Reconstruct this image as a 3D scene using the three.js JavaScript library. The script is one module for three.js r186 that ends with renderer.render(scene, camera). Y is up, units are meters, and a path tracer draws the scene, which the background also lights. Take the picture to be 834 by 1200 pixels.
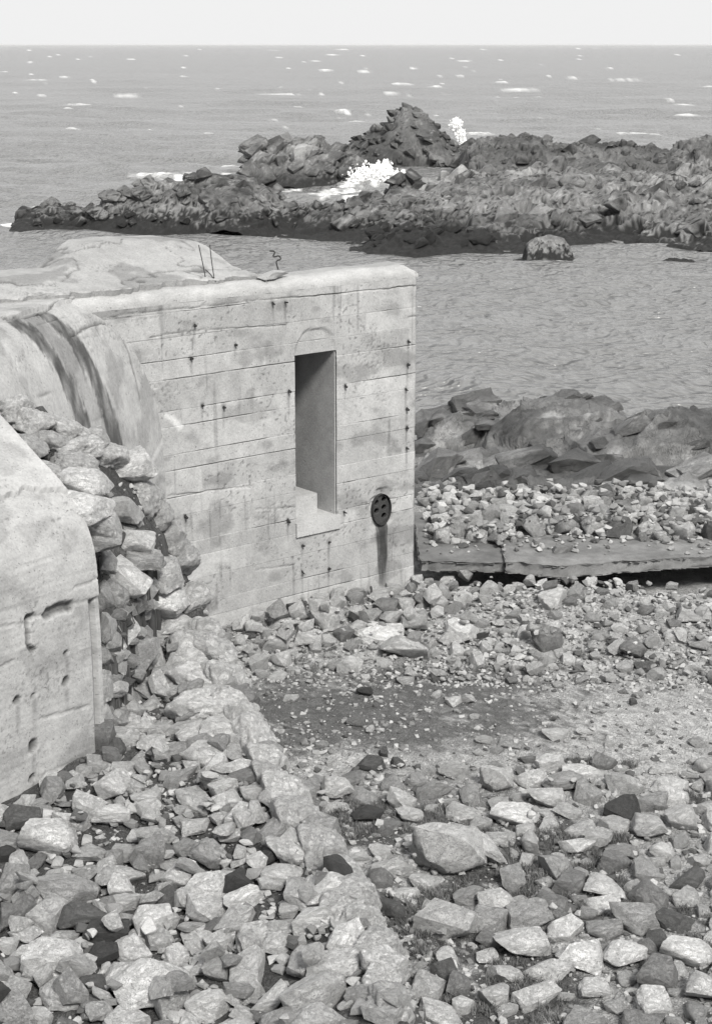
import * as THREE from 'three';
import { ImprovedNoise } from 'three/addons/math/ImprovedNoise.js';
import { ConvexGeometry } from 'three/addons/geometries/ConvexGeometry.js';
import { mergeVertices, mergeGeometries, toCreasedNormals } from 'three/addons/utils/BufferGeometryUtils.js';

// ------------------------------------------------------------------ camera, sky, sun, exposure
const scene = new THREE.Scene();
const EYE = 5.9, PITCH = Math.atan(548 / 2000), SEA = -2.0;
const camera = new THREE.PerspectiveCamera(2 * Math.atan(600 / 2000) * 180 / Math.PI, 834 / 1200, 0.1, 40000);
camera.position.set(0, EYE, 0);
camera.rotation.x = -PITCH;

const SKY_W = 64, SKY_H = 32, skyData = new Float32Array(SKY_W * SKY_H * 4);
for (let j = 0; j < SKY_H; j++) for (let i = 0; i < SKY_W; i++) {
  const el = (j + 0.5) / SKY_H - 0.5;                       // row 0 is the bottom
  const b = el < 0 ? 0.26 : 0.265 + 0.035 * Math.pow(el * 2, 0.6);
  skyData.set([b, b, b, 1], (j * SKY_W + i) * 4);
}
const sky = new THREE.DataTexture(skyData, SKY_W, SKY_H, THREE.RGBAFormat, THREE.FloatType);
sky.mapping = THREE.EquirectangularReflectionMapping;
sky.magFilter = THREE.LinearFilter; sky.needsUpdate = true;
scene.background = sky; scene.environment = sky;

const sun = new THREE.DirectionalLight(0xfffdf8, 1.5);
sun.position.set(7, 20, 4); sun.target.position.set(-1, 0, -15);
sun.castShadow = true; sun.shadow.radius = 26; sun.shadow.mapSize.set(2048, 2048);
Object.assign(sun.shadow.camera, { left: -40, right: 40, top: 40, bottom: -40, near: 1, far: 120 });
scene.add(sun, sun.target);

const renderer = new THREE.WebGLRenderer({ antialias: true });
renderer.toneMapping = THREE.LinearToneMapping;
renderer.toneMappingExposure = 3.3;
renderer.shadowMap.enabled = true;

// ------------------------------------------------------------------ helpers
function rng(seed) { let a = seed >>> 0; return () => { a = a + 0x6D2B79F5 | 0; let t = Math.imul(a ^ a >>> 15, 1 | a); t = t + Math.imul(t ^ t >>> 7, 61 | t) ^ t; return ((t ^ t >>> 14) >>> 0) / 4294967296; }; }
const perlin = new ImprovedNoise();
const N = (x, y = 0, z = 0) => perlin.noise(x + 31.7, y + 17.3, z + 7.9);
const fbm = (x, y, z, o = 4) => { let s = 0, a = 0.5, f = 1; for (let i = 0; i < o; i++) { s += a * N(x * f, y * f + i * 5.1, z * f); a *= 0.5; f *= 2.03; } return s; };
const ridged = (x, y, z, o = 4) => { let s = 0, a = 0.5, f = 1; for (let i = 0; i < o; i++) { s += a * (1 - 2 * Math.abs(N(x * f, y * f + i * 5.1, z * f))); a *= 0.5; f *= 2.03; } return s; };
const clamp = (x, a = 0, b = 1) => Math.min(b, Math.max(a, x));
const ss = (a, b, x) => { const t = clamp((x - a) / (b - a)); return t * t * (3 - 2 * t); };
const mix = (a, b, t) => a + (b - a) * t;
const h3 = (x, y, z) => { let h = Math.imul(x | 0, 374761393) ^ Math.imul(y | 0, 668265263) ^ Math.imul(z | 0, 1274126177); h = Math.imul(h ^ h >>> 13, 1274126177); return ((h ^ h >>> 16) >>> 0) / 4294967296; };
function worley(x, y, z) {                                   // [F1, F2, random number of the nearest cell]
  const ix = Math.floor(x), iy = Math.floor(y), iz = Math.floor(z); let f1 = 9, f2 = 9, id = 0;
  for (let i = -1; i < 2; i++) for (let j = -1; j < 2; j++) for (let k = -1; k < 2; k++) {
    const a = ix + i, b = iy + j, c = iz + k;
    const dx = a + h3(a, b, c) - x, dy = b + h3(a + 57, b, c) - y, dz = c + h3(a, b + 91, c) - z;
    const d = dx * dx + dy * dy + dz * dz;
    if (d < f1) { f2 = f1; f1 = d; id = h3(a, b, c + 33); } else if (d < f2) f2 = d;
  }
  return [Math.sqrt(f1), Math.sqrt(f2), id];
}
function lerpPts(pts, x) { if (x <= pts[0][0]) return pts[0][1]; for (let i = 1; i < pts.length; i++) if (x <= pts[i][0]) { const [a, b] = pts[i - 1], [c, d] = pts[i]; return mix(b, d, (x - a) / (c - a)); } return pts[pts.length - 1][1]; }
function segDist(px, py, pl) { let best = 1e9; for (let i = 1; i < pl.length; i++) { const [ax, ay] = pl[i - 1], [bx, by] = pl[i]; const dx = bx - ax, dy = by - ay; const t = clamp(((px - ax) * dx + (py - ay) * dy) / (dx * dx + dy * dy)); best = Math.min(best, Math.hypot(px - ax - t * dx, py - ay - t * dy)); } return best; }
// a sight line: survey of the place from the photographer's standpoint
const CP = Math.cos(PITCH), SP = Math.sin(PITCH);
const sight = (u, v) => { const a = (u - 417) / 2000, b = (v - 600) / 2000; return new THREE.Vector3(a, -SP - b * CP, -(CP - b * SP)); };
const at = (u, v, t) => sight(u, v).multiplyScalar(t).add(camera.position);
const atY = (u, v, y) => { const d = sight(u, v); return d.multiplyScalar((y - EYE) / d.y).add(camera.position); };
const atZ = (u, v, z) => { const d = sight(u, v); return d.multiplyScalar(z / d.z).add(camera.position); };

const taken = {};
function numbered(name) { const n = taken[name] = (taken[name] ?? -1) + 1; return n ? `${name}_${String(n).padStart(3, '0')}` : name; }
function tag(o, label, category, group, kind) { if (label) o.userData.label = label; if (category) o.userData.category = category; if (group) o.userData.group = group; if (kind) o.userData.kind = kind; return o; }
function mesh(name, geo, mat, parent) { const m = new THREE.Mesh(geo, mat); m.name = parent ? name : numbered(name); m.castShadow = m.receiveShadow = true; (parent ?? scene).add(m); return m; }
function group(name, label, category, grp) { const g = new THREE.Group(); g.name = numbered(name); scene.add(g); return tag(g, label, category, grp); }

// periodic grey textures
function tex(size, fn, srgb = true) {
  const d = new Uint8Array(size * size * 4);
  for (let j = 0; j < size; j++) for (let i = 0; i < size; i++) { const v = clamp(fn(i / size, j / size)) * 255; const k = (j * size + i) * 4; d[k] = d[k + 1] = d[k + 2] = v; d[k + 3] = 255; }
  const t = new THREE.DataTexture(d, size, size); t.wrapS = t.wrapT = THREE.RepeatWrapping; t.magFilter = t.minFilter = THREE.LinearFilter;
  if (srgb) t.colorSpace = THREE.SRGBColorSpace; t.needsUpdate = true; return t;
}
function pnoise(u, v, per, seed = 0) { const x = u * per, y = v * per, i = Math.floor(x), j = Math.floor(y); let f = x - i, g = y - j; f = f * f * (3 - 2 * f); g = g * g * (3 - 2 * g); const h = (a, b) => h3(((a % per) + per) % per, ((b % per) + per) % per, seed); return mix(mix(h(i, j), h(i + 1, j), f), mix(h(i, j + 1), h(i + 1, j + 1), f), g); }
const pf = (u, v, per, o, seed) => { let s = 0, a = 0.5, w = 0; for (let k = 0; k < o; k++) { s += a * pnoise(u, v, per << k, seed + k); w += a; a *= 0.6; } return s / w; };
const texConcrete = tex(1024, (u, v) => { const p = pf(u, v, 128, 3, 11), q = pf(u, v, 12, 4, 3); return 0.90 + 0.16 * (p - 0.5) + 0.10 * (q - 0.5) - (pnoise(u, v, 200, 51) > 0.93 ? 0.22 : 0); });
const texGranite = tex(1024, (u, v) => { const p = pf(u, v, 256, 2, 5), q = pf(u, v, 16, 4, 9); const vein = Math.abs(pf(u, v, 10, 4, 61) - 0.5), spot = pnoise(u, v, 70, 63) * 0.7 + 0.3 * pnoise(u, v, 190, 65); return 0.93 + 0.36 * (p - 0.5) + 0.34 * (q - 0.5) - (vein < 0.008 ? 0.18 : 0) + (spot > 0.76 ? 0.05 : spot < 0.16 ? -0.16 : 0); });
const texGround = tex(1024, (u, v) => { const p = pf(u, v, 160, 3, 21), q = pf(u, v, 20, 4, 29); return 0.9 + 0.6 * (p - 0.5) + 0.34 * (q - 0.5); });
const texRipple = tex(512, (u, v) => { const w = 0.18 * pf(u, v, 4, 2, 41); return 0.5 * pf(u + w, (v + 0.3 * w) , 12, 4, 43) + 0.5 * (1 - Math.abs(2 * pf(u, v + w, 24, 3, 47) - 1)); }, false);
const rep = (t, r) => { const c = t.clone(); c.repeat.set(r, r); c.needsUpdate = true; return c; };
const grey = (v, o = {}) => new THREE.MeshStandardMaterial({ color: new THREE.Color().setRGB(v, v, v), roughness: 0.95, ...o });

// a sheet through a grid of parameters: fn(a, b) -> { p, c }, skip(a, b) leaves a cell out
function sheet(A, B, fn, skip, flip) {
  const na = A.length, nb = B.length, pos = new Float32Array(na * nb * 3), col = new Float32Array(na * nb * 3), uv = new Float32Array(na * nb * 2), idx = [];
  for (let j = 0; j < nb; j++) for (let i = 0; i < na; i++) { const k = j * na + i, r = fn(A[i], B[j]); pos.set([r.p.x, r.p.y, r.p.z], k * 3); const c = r.c ?? 1; col.set([c, c, c], k * 3); uv.set(r.uv ?? [A[i], B[j]], k * 2); }
  for (let j = 0; j < nb - 1; j++) for (let i = 0; i < na - 1; i++) {
    if (skip && skip((A[i] + A[i + 1]) / 2, (B[j] + B[j + 1]) / 2)) continue;
    const a = j * na + i, b = a + 1, c = a + na, d = c + 1;
    flip ? idx.push(a, c, b, b, c, d) : idx.push(a, b, c, b, d, c);
  }
  const g = new THREE.BufferGeometry();
  g.setAttribute('position', new THREE.BufferAttribute(pos, 3)); g.setAttribute('color', new THREE.BufferAttribute(col, 3)); g.setAttribute('uv', new THREE.BufferAttribute(uv, 2));
  g.setIndex(idx); g.computeVertexNormals(); return g;
}
const span = (a, b, step) => { const n = Math.max(1, Math.round((b - a) / step)); return Array.from({ length: n + 1 }, (_, i) => a + (b - a) * i / n); };
const spans = (...k) => { const r = []; for (let i = 0; i + 2 < k.length; i += 2) { const s = span(k[i], k[i + 2], k[i + 1]); if (i) s.shift(); r.push(...s); } return r; };
const V = (x, y, z) => new THREE.Vector3(x, y, z);

// stones: an icosphere cut by planes, edges a little rounded, surface roughened
function boxUV(g, k = 1) { g = g.index ? g.toNonIndexed() : g; const p = g.attributes.position, uv = new Float32Array(p.count * 2); const a = V(), b = V(), c = V(), n = V();
  for (let i = 0; i < p.count; i += 3) { a.fromBufferAttribute(p, i); b.fromBufferAttribute(p, i + 1); c.fromBufferAttribute(p, i + 2); n.crossVectors(b.clone().sub(a), c.clone().sub(a)); const ax = Math.abs(n.x), ay = Math.abs(n.y), az = Math.abs(n.z);
    [a, b, c].forEach((q, j) => { const w = ay > ax && ay > az ? [q.x, q.z] : ax > az ? [q.z, q.y] : [q.x, q.y]; uv[(i + j) * 2] = w[0] * k; uv[(i + j) * 2 + 1] = w[1] * k; }); }
  g.setAttribute('uv', new THREE.BufferAttribute(uv, 2)); return g; }
function stoneGeo(seed, { detail = 6, planes = 11, soft = 0.02, rough = 0.05, lump = 0.1, uvk = 0.35 } = {}) {
  const R = rng(seed); let g = new THREE.IcosahedronGeometry(1, detail); g.deleteAttribute('normal'); g.deleteAttribute('uv'); g = mergeVertices(g, 1e-4);
  const pl = []; for (let i = 0; i < planes; i++) { const n = V(R() * 2 - 1, (R() * 2 - 1) * 1.1, R() * 2 - 1).normalize(); pl.push([n, 0.62 + 0.36 * R()]); }
  pl.push([V(0.15 * (R() - 0.5), 1, 0.3 * (R() - 0.5)).normalize(), 0.72], [V(0.2 * (R() - 0.5), -1, 0).normalize(), 0.72]);
  const p = g.attributes.position, d = V(), o = R() * 90;
  for (let i = 0; i < p.count; i++) { d.fromBufferAttribute(p, i).normalize(); let acc = 0; const k = 1 / soft;
    let m = 1.1; for (const [n, q] of pl) { const t = d.dot(n); if (t > 0.05) m = Math.min(m, q / t); }
    for (const [n, q] of pl) { const t = d.dot(n); if (t > 0.05) acc += Math.exp(-k * Math.min(20, q / t - m)); } acc += Math.exp(-k * (1.1 - m));
    let r = m - Math.log(acc) / k;
    r += lump * fbm(d.x * 1.4 + o, d.y * 1.4, d.z * 1.4, 2) + rough * fbm(d.x * 4 + o, d.y * 4, d.z * 4, 3);
    d.multiplyScalar(r); p.setXYZ(i, d.x, d.y, d.z); }
  g.computeVertexNormals(); return boxUV(g, uvk);
}
// broken stones: a polyhedron between fracture planes, its edges dulled and its faces roughened
function brokenGeo(seed, { planes = 9, soft = 0.02, rough = 0.03, lump = 0.05, levels = 2, uvk = 0.35, crease = 0.55 } = {}) {
  const R = rng(seed), pl = [];
  for (const n of [V(1, 0, 0), V(-1, 0, 0), V(0, 1, 0), V(0, -1, 0), V(0, 0, 1), V(0, 0, -1)]) { n.x += 0.55 * (R() - 0.5); n.y += 0.55 * (R() - 0.5); n.z += 0.55 * (R() - 0.5); pl.push([n.normalize(), 0.72 + 0.25 * R()]); }
  for (let i = 0; i < planes - 5; i++) pl.push([V(R() * 2 - 1, R() * 2 - 1, R() * 2 - 1).normalize(), 0.66 + 0.3 * R()]);
  const pts = []; const M = new THREE.Matrix3();
  for (let a = 0; a < pl.length; a++) for (let b = a + 1; b < pl.length; b++) for (let c = b + 1; c < pl.length; c++) {
    const [p, q, r] = [pl[a][0], pl[b][0], pl[c][0]]; M.set(p.x, p.y, p.z, q.x, q.y, q.z, r.x, r.y, r.z); if (Math.abs(M.determinant()) < 0.08) continue;
    const v = V(pl[a][1], pl[b][1], pl[c][1]).applyMatrix3(M.invert()); if (v.length() < 1.6 && pl.every(([n, d]) => n.dot(v) < d + 1e-5)) pts.push(v); }
  let g = new ConvexGeometry(pts), tri = [...g.attributes.position.array];
  for (let l = 0; l < levels; l++) { const out = []; for (let i = 0; i < tri.length; i += 9) { const A = tri.slice(i, i + 3), B = tri.slice(i + 3, i + 6), C = tri.slice(i + 6, i + 9), m = (p, q) => p.map((x, k) => (x + q[k]) / 2), ab = m(A, B), bc = m(B, C), ca = m(C, A); out.push(...A, ...ab, ...ca, ...ab, ...B, ...bc, ...ca, ...bc, ...C, ...ab, ...bc, ...ca); } tri = out; }
  const o = R() * 90, k = 1 / soft, d = V();
  for (let i = 0; i < tri.length; i += 3) { d.set(tri[i], tri[i + 1], tri[i + 2]); const L = d.length(); d.multiplyScalar(1 / L); let acc = 0; for (const [n, q] of pl) { const t = d.dot(n); if (t > 0.05) acc += Math.exp(-k * Math.min(20 * soft, Math.max(0, q / t - L))); }
    const r = L - Math.log(Math.max(1, acc)) * soft + lump * fbm(d.x * 1.3 + o, d.y * 1.3, d.z * 1.3, 2) + rough * fbm(d.x * 3.6 + o, d.y * 3.6, d.z * 3.6, 3); tri[i] = d.x * r; tri[i + 1] = d.y * r; tri[i + 2] = d.z * r; }
  g = new THREE.BufferGeometry(); g.setAttribute('position', new THREE.Float32BufferAttribute(tri, 3));
  return boxUV(toCreasedNormals(g, crease), uvk);
}
const ANGULAR = [], ROUND = [], SMALL = [], LUMPY = [], BLOCKS = [];
for (let i = 0; i < 18; i++) ANGULAR.push(brokenGeo(100 + i, { planes: 9 + i % 6, soft: 0.04, rough: 0.10, lump: 0.12, levels: 3, crease: 0.75 }));
for (let i = 0; i < 8; i++) ROUND.push(brokenGeo(200 + i, { planes: 13, soft: 0.09, rough: 0.10, lump: 0.16, levels: 2, crease: 1.2 }));
for (let i = 0; i < 6; i++) SMALL.push(brokenGeo(300 + i, { planes: 8, levels: 1 }));
for (let i = 0; i < 8; i++) BLOCKS.push(brokenGeo(500 + i, { planes: 9, soft: 0.045, rough: 0.2, lump: 0.2, levels: 2, crease: 0.8 }));
const CHIPS = []; for (let i = 0; i < 12; i++) CHIPS.push(brokenGeo(600 + i, { planes: 9 + i % 5, soft: 0.04, rough: 0.09, lump: 0.12, levels: 2, crease: 0.75 }));
for (let i = 0; i < 6; i++) LUMPY.push(stoneGeo(400 + i, { planes: 8, detail: 11, soft: 0.03, rough: 0.2, lump: 0.2, uvk: 0.5 }));
const TONES = [0.055, 0.11, 0.22, 0.34, 0.46, 0.56, 0.66];
const stoneMat = TONES.map(v => grey(v, { map: texGranite, bumpMap: texGranite, bumpScale: 0.014 }));

// ------------------------------------------------------------------ the lie of the land
// the front wall's right-hand foot, its run (to the right) and the way it faces
const P0 = V(0.642, 0, -18.267), ER = V(0.77577, 0, -0.63102), NW = V(0.63102, 0, 0.77577);
const onWall = (u, v) => { const d = sight(u, v), t = P0.clone().sub(camera.position).dot(NW) / d.dot(NW), q = d.multiplyScalar(t).add(camera.position); return [P0.clone().sub(q).dot(ER), q.y]; };
const wallDist = (x, z) => { const q = V(x, 0, z).sub(P0); return [q.dot(NW), -q.dot(ER)]; };
function groundY(x, z) {
  const d = -z; let y = 0.05 * fbm(x * 0.5, z * 0.5, 1.3, 3);
  const right = ss(0.8, 1.9, x);
  const dd = d + 0.25 * N(x * 0.7, 3.1);
  let bank = 0.24 * ss(15.2, 17.3, dd) * mix(0.45, 1, right) - 0.34 * ss(17.35, 18.0, dd);
  bank += 0.06 * fbm(x * 1.6, z * 1.6, 8.8, 3) * ss(14.8, 15.6, d);
  y += bank;
  const [w, s] = wallDist(x, z);
  if (s > -0.6 && s < 5) y += 0.07 * (1 - ss(0.05, 1.15, w + 0.2 * N(x * 2, z * 2))) * ss(-0.5, 0.2, s) * (w > -0.3 ? 1 : 0) * (1 - right * 0.7);
  if (d > 20.1) y = mix(y, mix(0.4, -0.55, ss(20.5, 23.5, d)) + 0.08 * fbm(x, z, 2, 3), ss(20.1, 20.35, d));
  if (d > 24) y += -1.9 * ss(24, 39, d) - 5 * ss(37, 60, d) + 0.25 * fbm(x * 0.5, z * 0.7, 4, 4) * ss(23, 26, d);
  y += 0.03 * fbm(x * 3, z * 3, 0.4, 2);
  return y;
}
// the crest of the rubble bank, from the bunker down towards the camera
const CREST = [[-60, 440, 12.9], [0, 470, 13.25], [60, 496, 13.1], [110, 530, 13.4], [150, 556, 13.7], [196, 632, 14.0], [226, 700, 14.0], [255, 758, 13.7], [292, 832, 12.9], [322, 892, 12.2], [392, 1002, 10.9], [432, 1092, 10.0], [468, 1200, 9.0], [490, 1330, 7.8]].map(a => at(...a));
const crestLen = [0]; for (let i = 1; i < CREST.length; i++) crestLen.push(crestLen[i - 1] + Math.hypot(CREST[i].x - CREST[i - 1].x, CREST[i].z - CREST[i - 1].z));
function bankAt(x, z) {                                      // [height, signed distance: + on the heap side, station along the crest]
  let best = 1e9, side = 0, st = 0, cy = 0;
  for (let i = 1; i < CREST.length; i++) { const a = CREST[i - 1], b = CREST[i], dx = b.x - a.x, dz = b.z - a.z; const t = clamp(((x - a.x) * dx + (z - a.z) * dz) / (dx * dx + dz * dz)); const qx = a.x + t * dx, qz = a.z + t * dz, dist = Math.hypot(x - qx, z - qz);
    if (dist < best) { best = dist; side = (dx * (z - qz) - dz * (x - qx)) > 0 ? 1 : -1; st = mix(crestLen[i - 1], crestLen[i], t); cy = mix(a.y, b.y, t); } }
  const heap = 0.58 + 0.34 * ss(8.5, 12.2, -z) + 0.05 * fbm(x, z, 5, 3);
  const rough = 0.05 * fbm(x * 2.2, z * 2.2, 9, 3) + 0.03 * fbm(x * 7, z * 7, 2, 2);
  const l = side * best; let y;
  if (l >= 0) { const w = mix(1.35, 1.0, ss(2.5, 4.5, st)); const k = clamp(l / w); y = mix(cy, Math.min(heap, cy), Math.pow(k, 1.25) * (1.6 - 0.6 * k)); }
  else y = cy - 1.9 * Math.max(0, -l - 0.06) - 0.4 * Math.max(0, -l);
  return [y + rough * clamp(0.3 + best * 4), l, st];
}
const landY = (x, z) => Math.max(groundY(x, z), bankAt(x, z)[0]);

// ------------------------------------------------------------------ ground and sea
{
  const X = spans(-80, 4, -12, 0.8, -2.2, 0.045, 6.2, 0.3, 14, 4, 90), D = spans(-40, 4, 6, 0.6, 9.5, 0.05, 20.4, 0.12, 26, 0.4, 45, 8, 90);
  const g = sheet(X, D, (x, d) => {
    const z = -d, y = groundY(x, z);
    // soil, turf and sand as they lie: dark damp soil across the track, pale trodden sand to the right
    const n = fbm(x * 1.1, z * 1.1, 3, 4), n2 = fbm(x * 4, z * 4, 6, 3), n3 = fbm(x * 0.6, z * 1.7, 12, 4);
    let c = 0.3;
    const sand = ss(-0.15, 0.25, 0.2 * fbm(x * 9, z * 9, 14, 2) + 0.12 * N(x * 31, z * 31, 2) + n3 * 0.9 + 0.45 * ss(0.6, 2.6, x) * ss(12.6, 13.5, d) * (1 - ss(15.2, 16, d)) - 0.05 + 0.1 * n2);
    c = mix(c, 0.42, sand);
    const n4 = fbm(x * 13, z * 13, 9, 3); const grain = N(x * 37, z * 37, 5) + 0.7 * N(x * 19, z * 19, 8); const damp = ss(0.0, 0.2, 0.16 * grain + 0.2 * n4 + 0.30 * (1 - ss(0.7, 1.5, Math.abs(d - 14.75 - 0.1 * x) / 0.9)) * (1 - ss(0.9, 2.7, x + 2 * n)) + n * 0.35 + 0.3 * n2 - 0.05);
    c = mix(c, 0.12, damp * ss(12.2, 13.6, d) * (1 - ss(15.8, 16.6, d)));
    const beside = bankAt(x, z)[1], turf = ss(-0.05, 0.1, (beside < 0 && beside > -2 ? 0.08 : 0) + n + 0.5 * n2 + 0.4 * n4 + 0.02);
    c = mix(c, 0.075, turf * (1 - ss(12.2, 13.2, d + n)));
    if (d > 15.6) c = mix(c, 0.34 + 0.16 * n2, ss(15.4, 16.2, d));
    if (d > 22) c = mix(c, 0.09 + 0.08 * n, ss(22.3, 24, d));
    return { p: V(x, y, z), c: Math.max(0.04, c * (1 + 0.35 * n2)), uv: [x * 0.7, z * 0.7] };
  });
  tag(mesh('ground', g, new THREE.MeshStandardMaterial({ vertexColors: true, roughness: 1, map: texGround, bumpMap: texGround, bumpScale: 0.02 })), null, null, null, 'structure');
}
const CAPS = [];                                             // breaking crests: x, z, half length, half width, height
{
  const R = rng(77);
  for (const [u, v, w] of [[330, 108, 42], [285, 119, 26], [382, 83, 14], [605, 107, 46], [588, 100, 20], [748, 159, 44], [802, 121, 24], [150, 110, 26], [736, 93, 30], [268, 193, 36], [412, 141, 30], [560, 160, 40], [730, 112, 26], [510, 105, 20], [470, 102, 24], [828, 105, 16],  [40, 95, 26], [95, 128, 24], [805, 133, 30], [180, 206, 60]]) {
    const p = atY(u, v, SEA); CAPS.push([p.x, p.z, w / 2 * -p.z / 2000, clamp(-p.z * 0.006, 0.35, 2.5), 0.35]);
  }
  for (let i = 0; i < 150; i++) { const v = 57 + 110 * Math.pow(R(), 1.6), p = atY(R() * 900 - 30, v, SEA); CAPS.push([p.x, p.z, (1.5 + 6 * Math.pow(R(), 3)) * -p.z / 2000, clamp(-p.z * 0.0022, 0.2, 6), 0.25]); }
}
// where surf boils round the rocks: [u, v, half width px, half depth px]
const SURF = [[285, 207, 60, 5], [215, 210, 60, 4], [175, 211, 30, 3], [345, 212, 40, 4], [395, 224, 60, 7], [425, 213, 40, 6], [445, 209, 24, 8], [365, 232, 40, 5], [330, 216, 30, 5], [415, 236, 30, 4], [56, 240, 26, 1.6], [20, 262, 30, 3], [10, 268, 16, 2], [360, 274, 20, 1.5], [600, 288, 14, 1.2], [642, 309, 22, 0.7], [540, 190, 30, 5], [265, 193, 26, 4], [150, 274, 40, 0.8]].map(([u, v, a, b]) => { const p = atY(u, v, SEA), q = atY(u, v - b, SEA); return [p.x, p.z, a * -p.z / 2000, Math.abs(q.z - p.z)]; });
{
  const rows = []; for (let k = 0; k <= 500; k++) rows.push(1 / mix(1 / 26, 1 / 22000, Math.pow(k / 500, 0.80)));
  const cols = span(-1, 1, 2 / 390);
  const wave = (x, z, dz) => {
    let h = 0; const d = -z, calm = mix(0.5, 1, ss(55, 95, d));
    const put = (len, amp, sx, sz, s) => { const a = amp * ss(1.6, 3.5, len / dz); if (a > 0.0005) h += a * (ridged(x / len * sx + s, z / len * sz, s, 2) - 0.42); };
    put(60, 1.6 * ss(120, 240, d), 0.35, 1, 1); put(24, 1.0 * calm * ss(60, 110, d), 0.4, 1, 2); put(9, 0.6 * calm, 0.45, 1, 3); put(3.6, 0.36 * calm, 0.5, 1, 4); put(1.5, 0.15 * mix(0.55, 1, calm), 0.5, 1, 5); put(0.6, 0.045, 0.6, 1, 6);
    return h;
  };
  const g = sheet(cols, rows, (a, d) => {
    const x = a * (18 + d * 0.36), z = -d, dz = d * d / 20000;
    let y = SEA + wave(x, z, dz), foam = 0;
    for (const [cx, cz, hl, hw, ht] of CAPS) { const ax = Math.abs(x - cx); if (ax > hl * 1.4) continue; const az = (z - cz) / (hw + dz * 0.5); if (Math.abs(az) > 2) continue;
      const k = (1 - ss(0.3, 1.2, ax / hl + 0.8 * N(x * 4 / (hl + 1), z * 0.3, 2))) * (1 - ss(0.3, 1, Math.abs(az) + 0.3 * N(x * 2, 4))); foam = Math.max(foam, k * (0.75 + 0.6 * N(x * 3, z, 6))); y += k * ht * 0.6; }
    for (const [cx, cz, a1, b1] of SURF) { const r = Math.hypot((x - cx) / a1, (z - cz) / b1); if (r > 1.7) continue; const n = fbm(x * 0.7, z * 0.22, 7, 4) + 0.5 * fbm(x * 2.4, z * 0.6, 3, 2);
      foam = Math.max(foam, ss(0.25, 0.5, 0.8 - 0.75 * r + 1.5 * n)); }
    return { p: V(x, y, z), c: mix(0.17, 0.85, foam), uv: [x / 13, z / 13] };
  });
  tag(mesh('sea', g, new THREE.MeshPhysicalMaterial({ vertexColors: true, roughness: 0.24, ior: 1.33, bumpMap: texRipple, bumpScale: 0.6 })), null, null, null, 'structure');
}

// ------------------------------------------------------------------ the bunker
const conc = new THREE.MeshStandardMaterial({ vertexColors: true, roughness: 0.93, map: texConcrete, bumpMap: texConcrete, bumpScale: 0.006 });
const iron = grey(0.035, { roughness: 0.85, bumpMap: texGranite, bumpScale: 0.01 });
const BASE = 0.43;
const bunker = group('bunker', 'pale board-marked concrete bunker with a narrow doorway, standing before the sea', 'bunker');
const wp = (s, y, q = 0) => P0.clone().addScaledVector(ER, -s).addScaledVector(NW, -q).setY(y);   // s to the left along the wall, q into it
const DOOR = { s0: 1.09, s1: 1.635, y0: 1.04, y1: 2.83 };
const pegsPx = [[228, 381], [276, 404], [224, 420], [237, 475], [262, 477], [338, 458], [404, 452], [478, 400], [477, 427], [475, 456], [476, 479], [476, 501], [476, 525], [403, 600], [337, 610], [354, 639], [354, 670], [354, 704], [385, 635], [385, 666], [384, 698], [217, 605], [319, 355], [334, 354], [221, 640]];
const pegs = pegsPx.map(([u, v]) => onWall(u, v));
const [ventS, ventY] = onWall(447, 597);
const boards = [3.42, 3.18, 2.96, 2.77, 2.46, 2.30, 2.02, 1.86, 1.585, 1.39, 1.10, 0.94, 0.70, 0.43, 0.27, 0.02, -0.2];
const cracksWall = [[[215, 362], [300, 352], [400, 344], [490, 334]], [[176, 396], [220, 388], [300, 383], [335, 381]], [[130, 372], [165, 366], [215, 362]], [[435, 708], [455, 700], [480, 696]], [[300, 668], [345, 662]], [[478, 372], [490, 369]], [[197, 582], [270, 572], [297, 570]], [[346, 594], [300, 597]]].map(l => l.map(([u, v]) => onWall(u, v)));
function boardLines(y, s, list, seed, wob = 0.006) {
  let k = 0, groove = 0; const yy = y + wob * N(s * 0.9, seed) + 0.003 * N(s * 7, seed + 3);
  for (let i = 0; i < list.length; i++) { if (yy > list[i]) { k = i; break; } k = i + 1; }
  for (let i = 0; i < list.length; i++) { const dist = Math.abs(yy - list[i]); if (dist < 0.02) { const st = ss(0.05, 0.4, N(s * 0.8 + i * 3.7, seed + 9, i) + 0.25 * N(s * 6, i, 3)); groove = Math.max(groove, (0.1 + 0.9 * st) * (1 - ss(0.0015, 0.0065, dist))); } }
  return [k, groove];
}
const weather = (a, b, seed) => 1 + 0.26 * fbm(a * 0.9, b * 0.9, seed, 4) + 0.2 * fbm(a * 5, b * 1.1, seed + 4, 3) + 0.2 * fbm(a * 9, b * 9, seed + 8, 3);
const pitted = (a, b, seed) => { const zone = ss(0.16, 0.34, fbm(a * 1.1, b * 2.6, seed, 3) + 0.05); return zone * ss(0.12, 0.4, N(a * 34, b * 34, seed)); };
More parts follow.
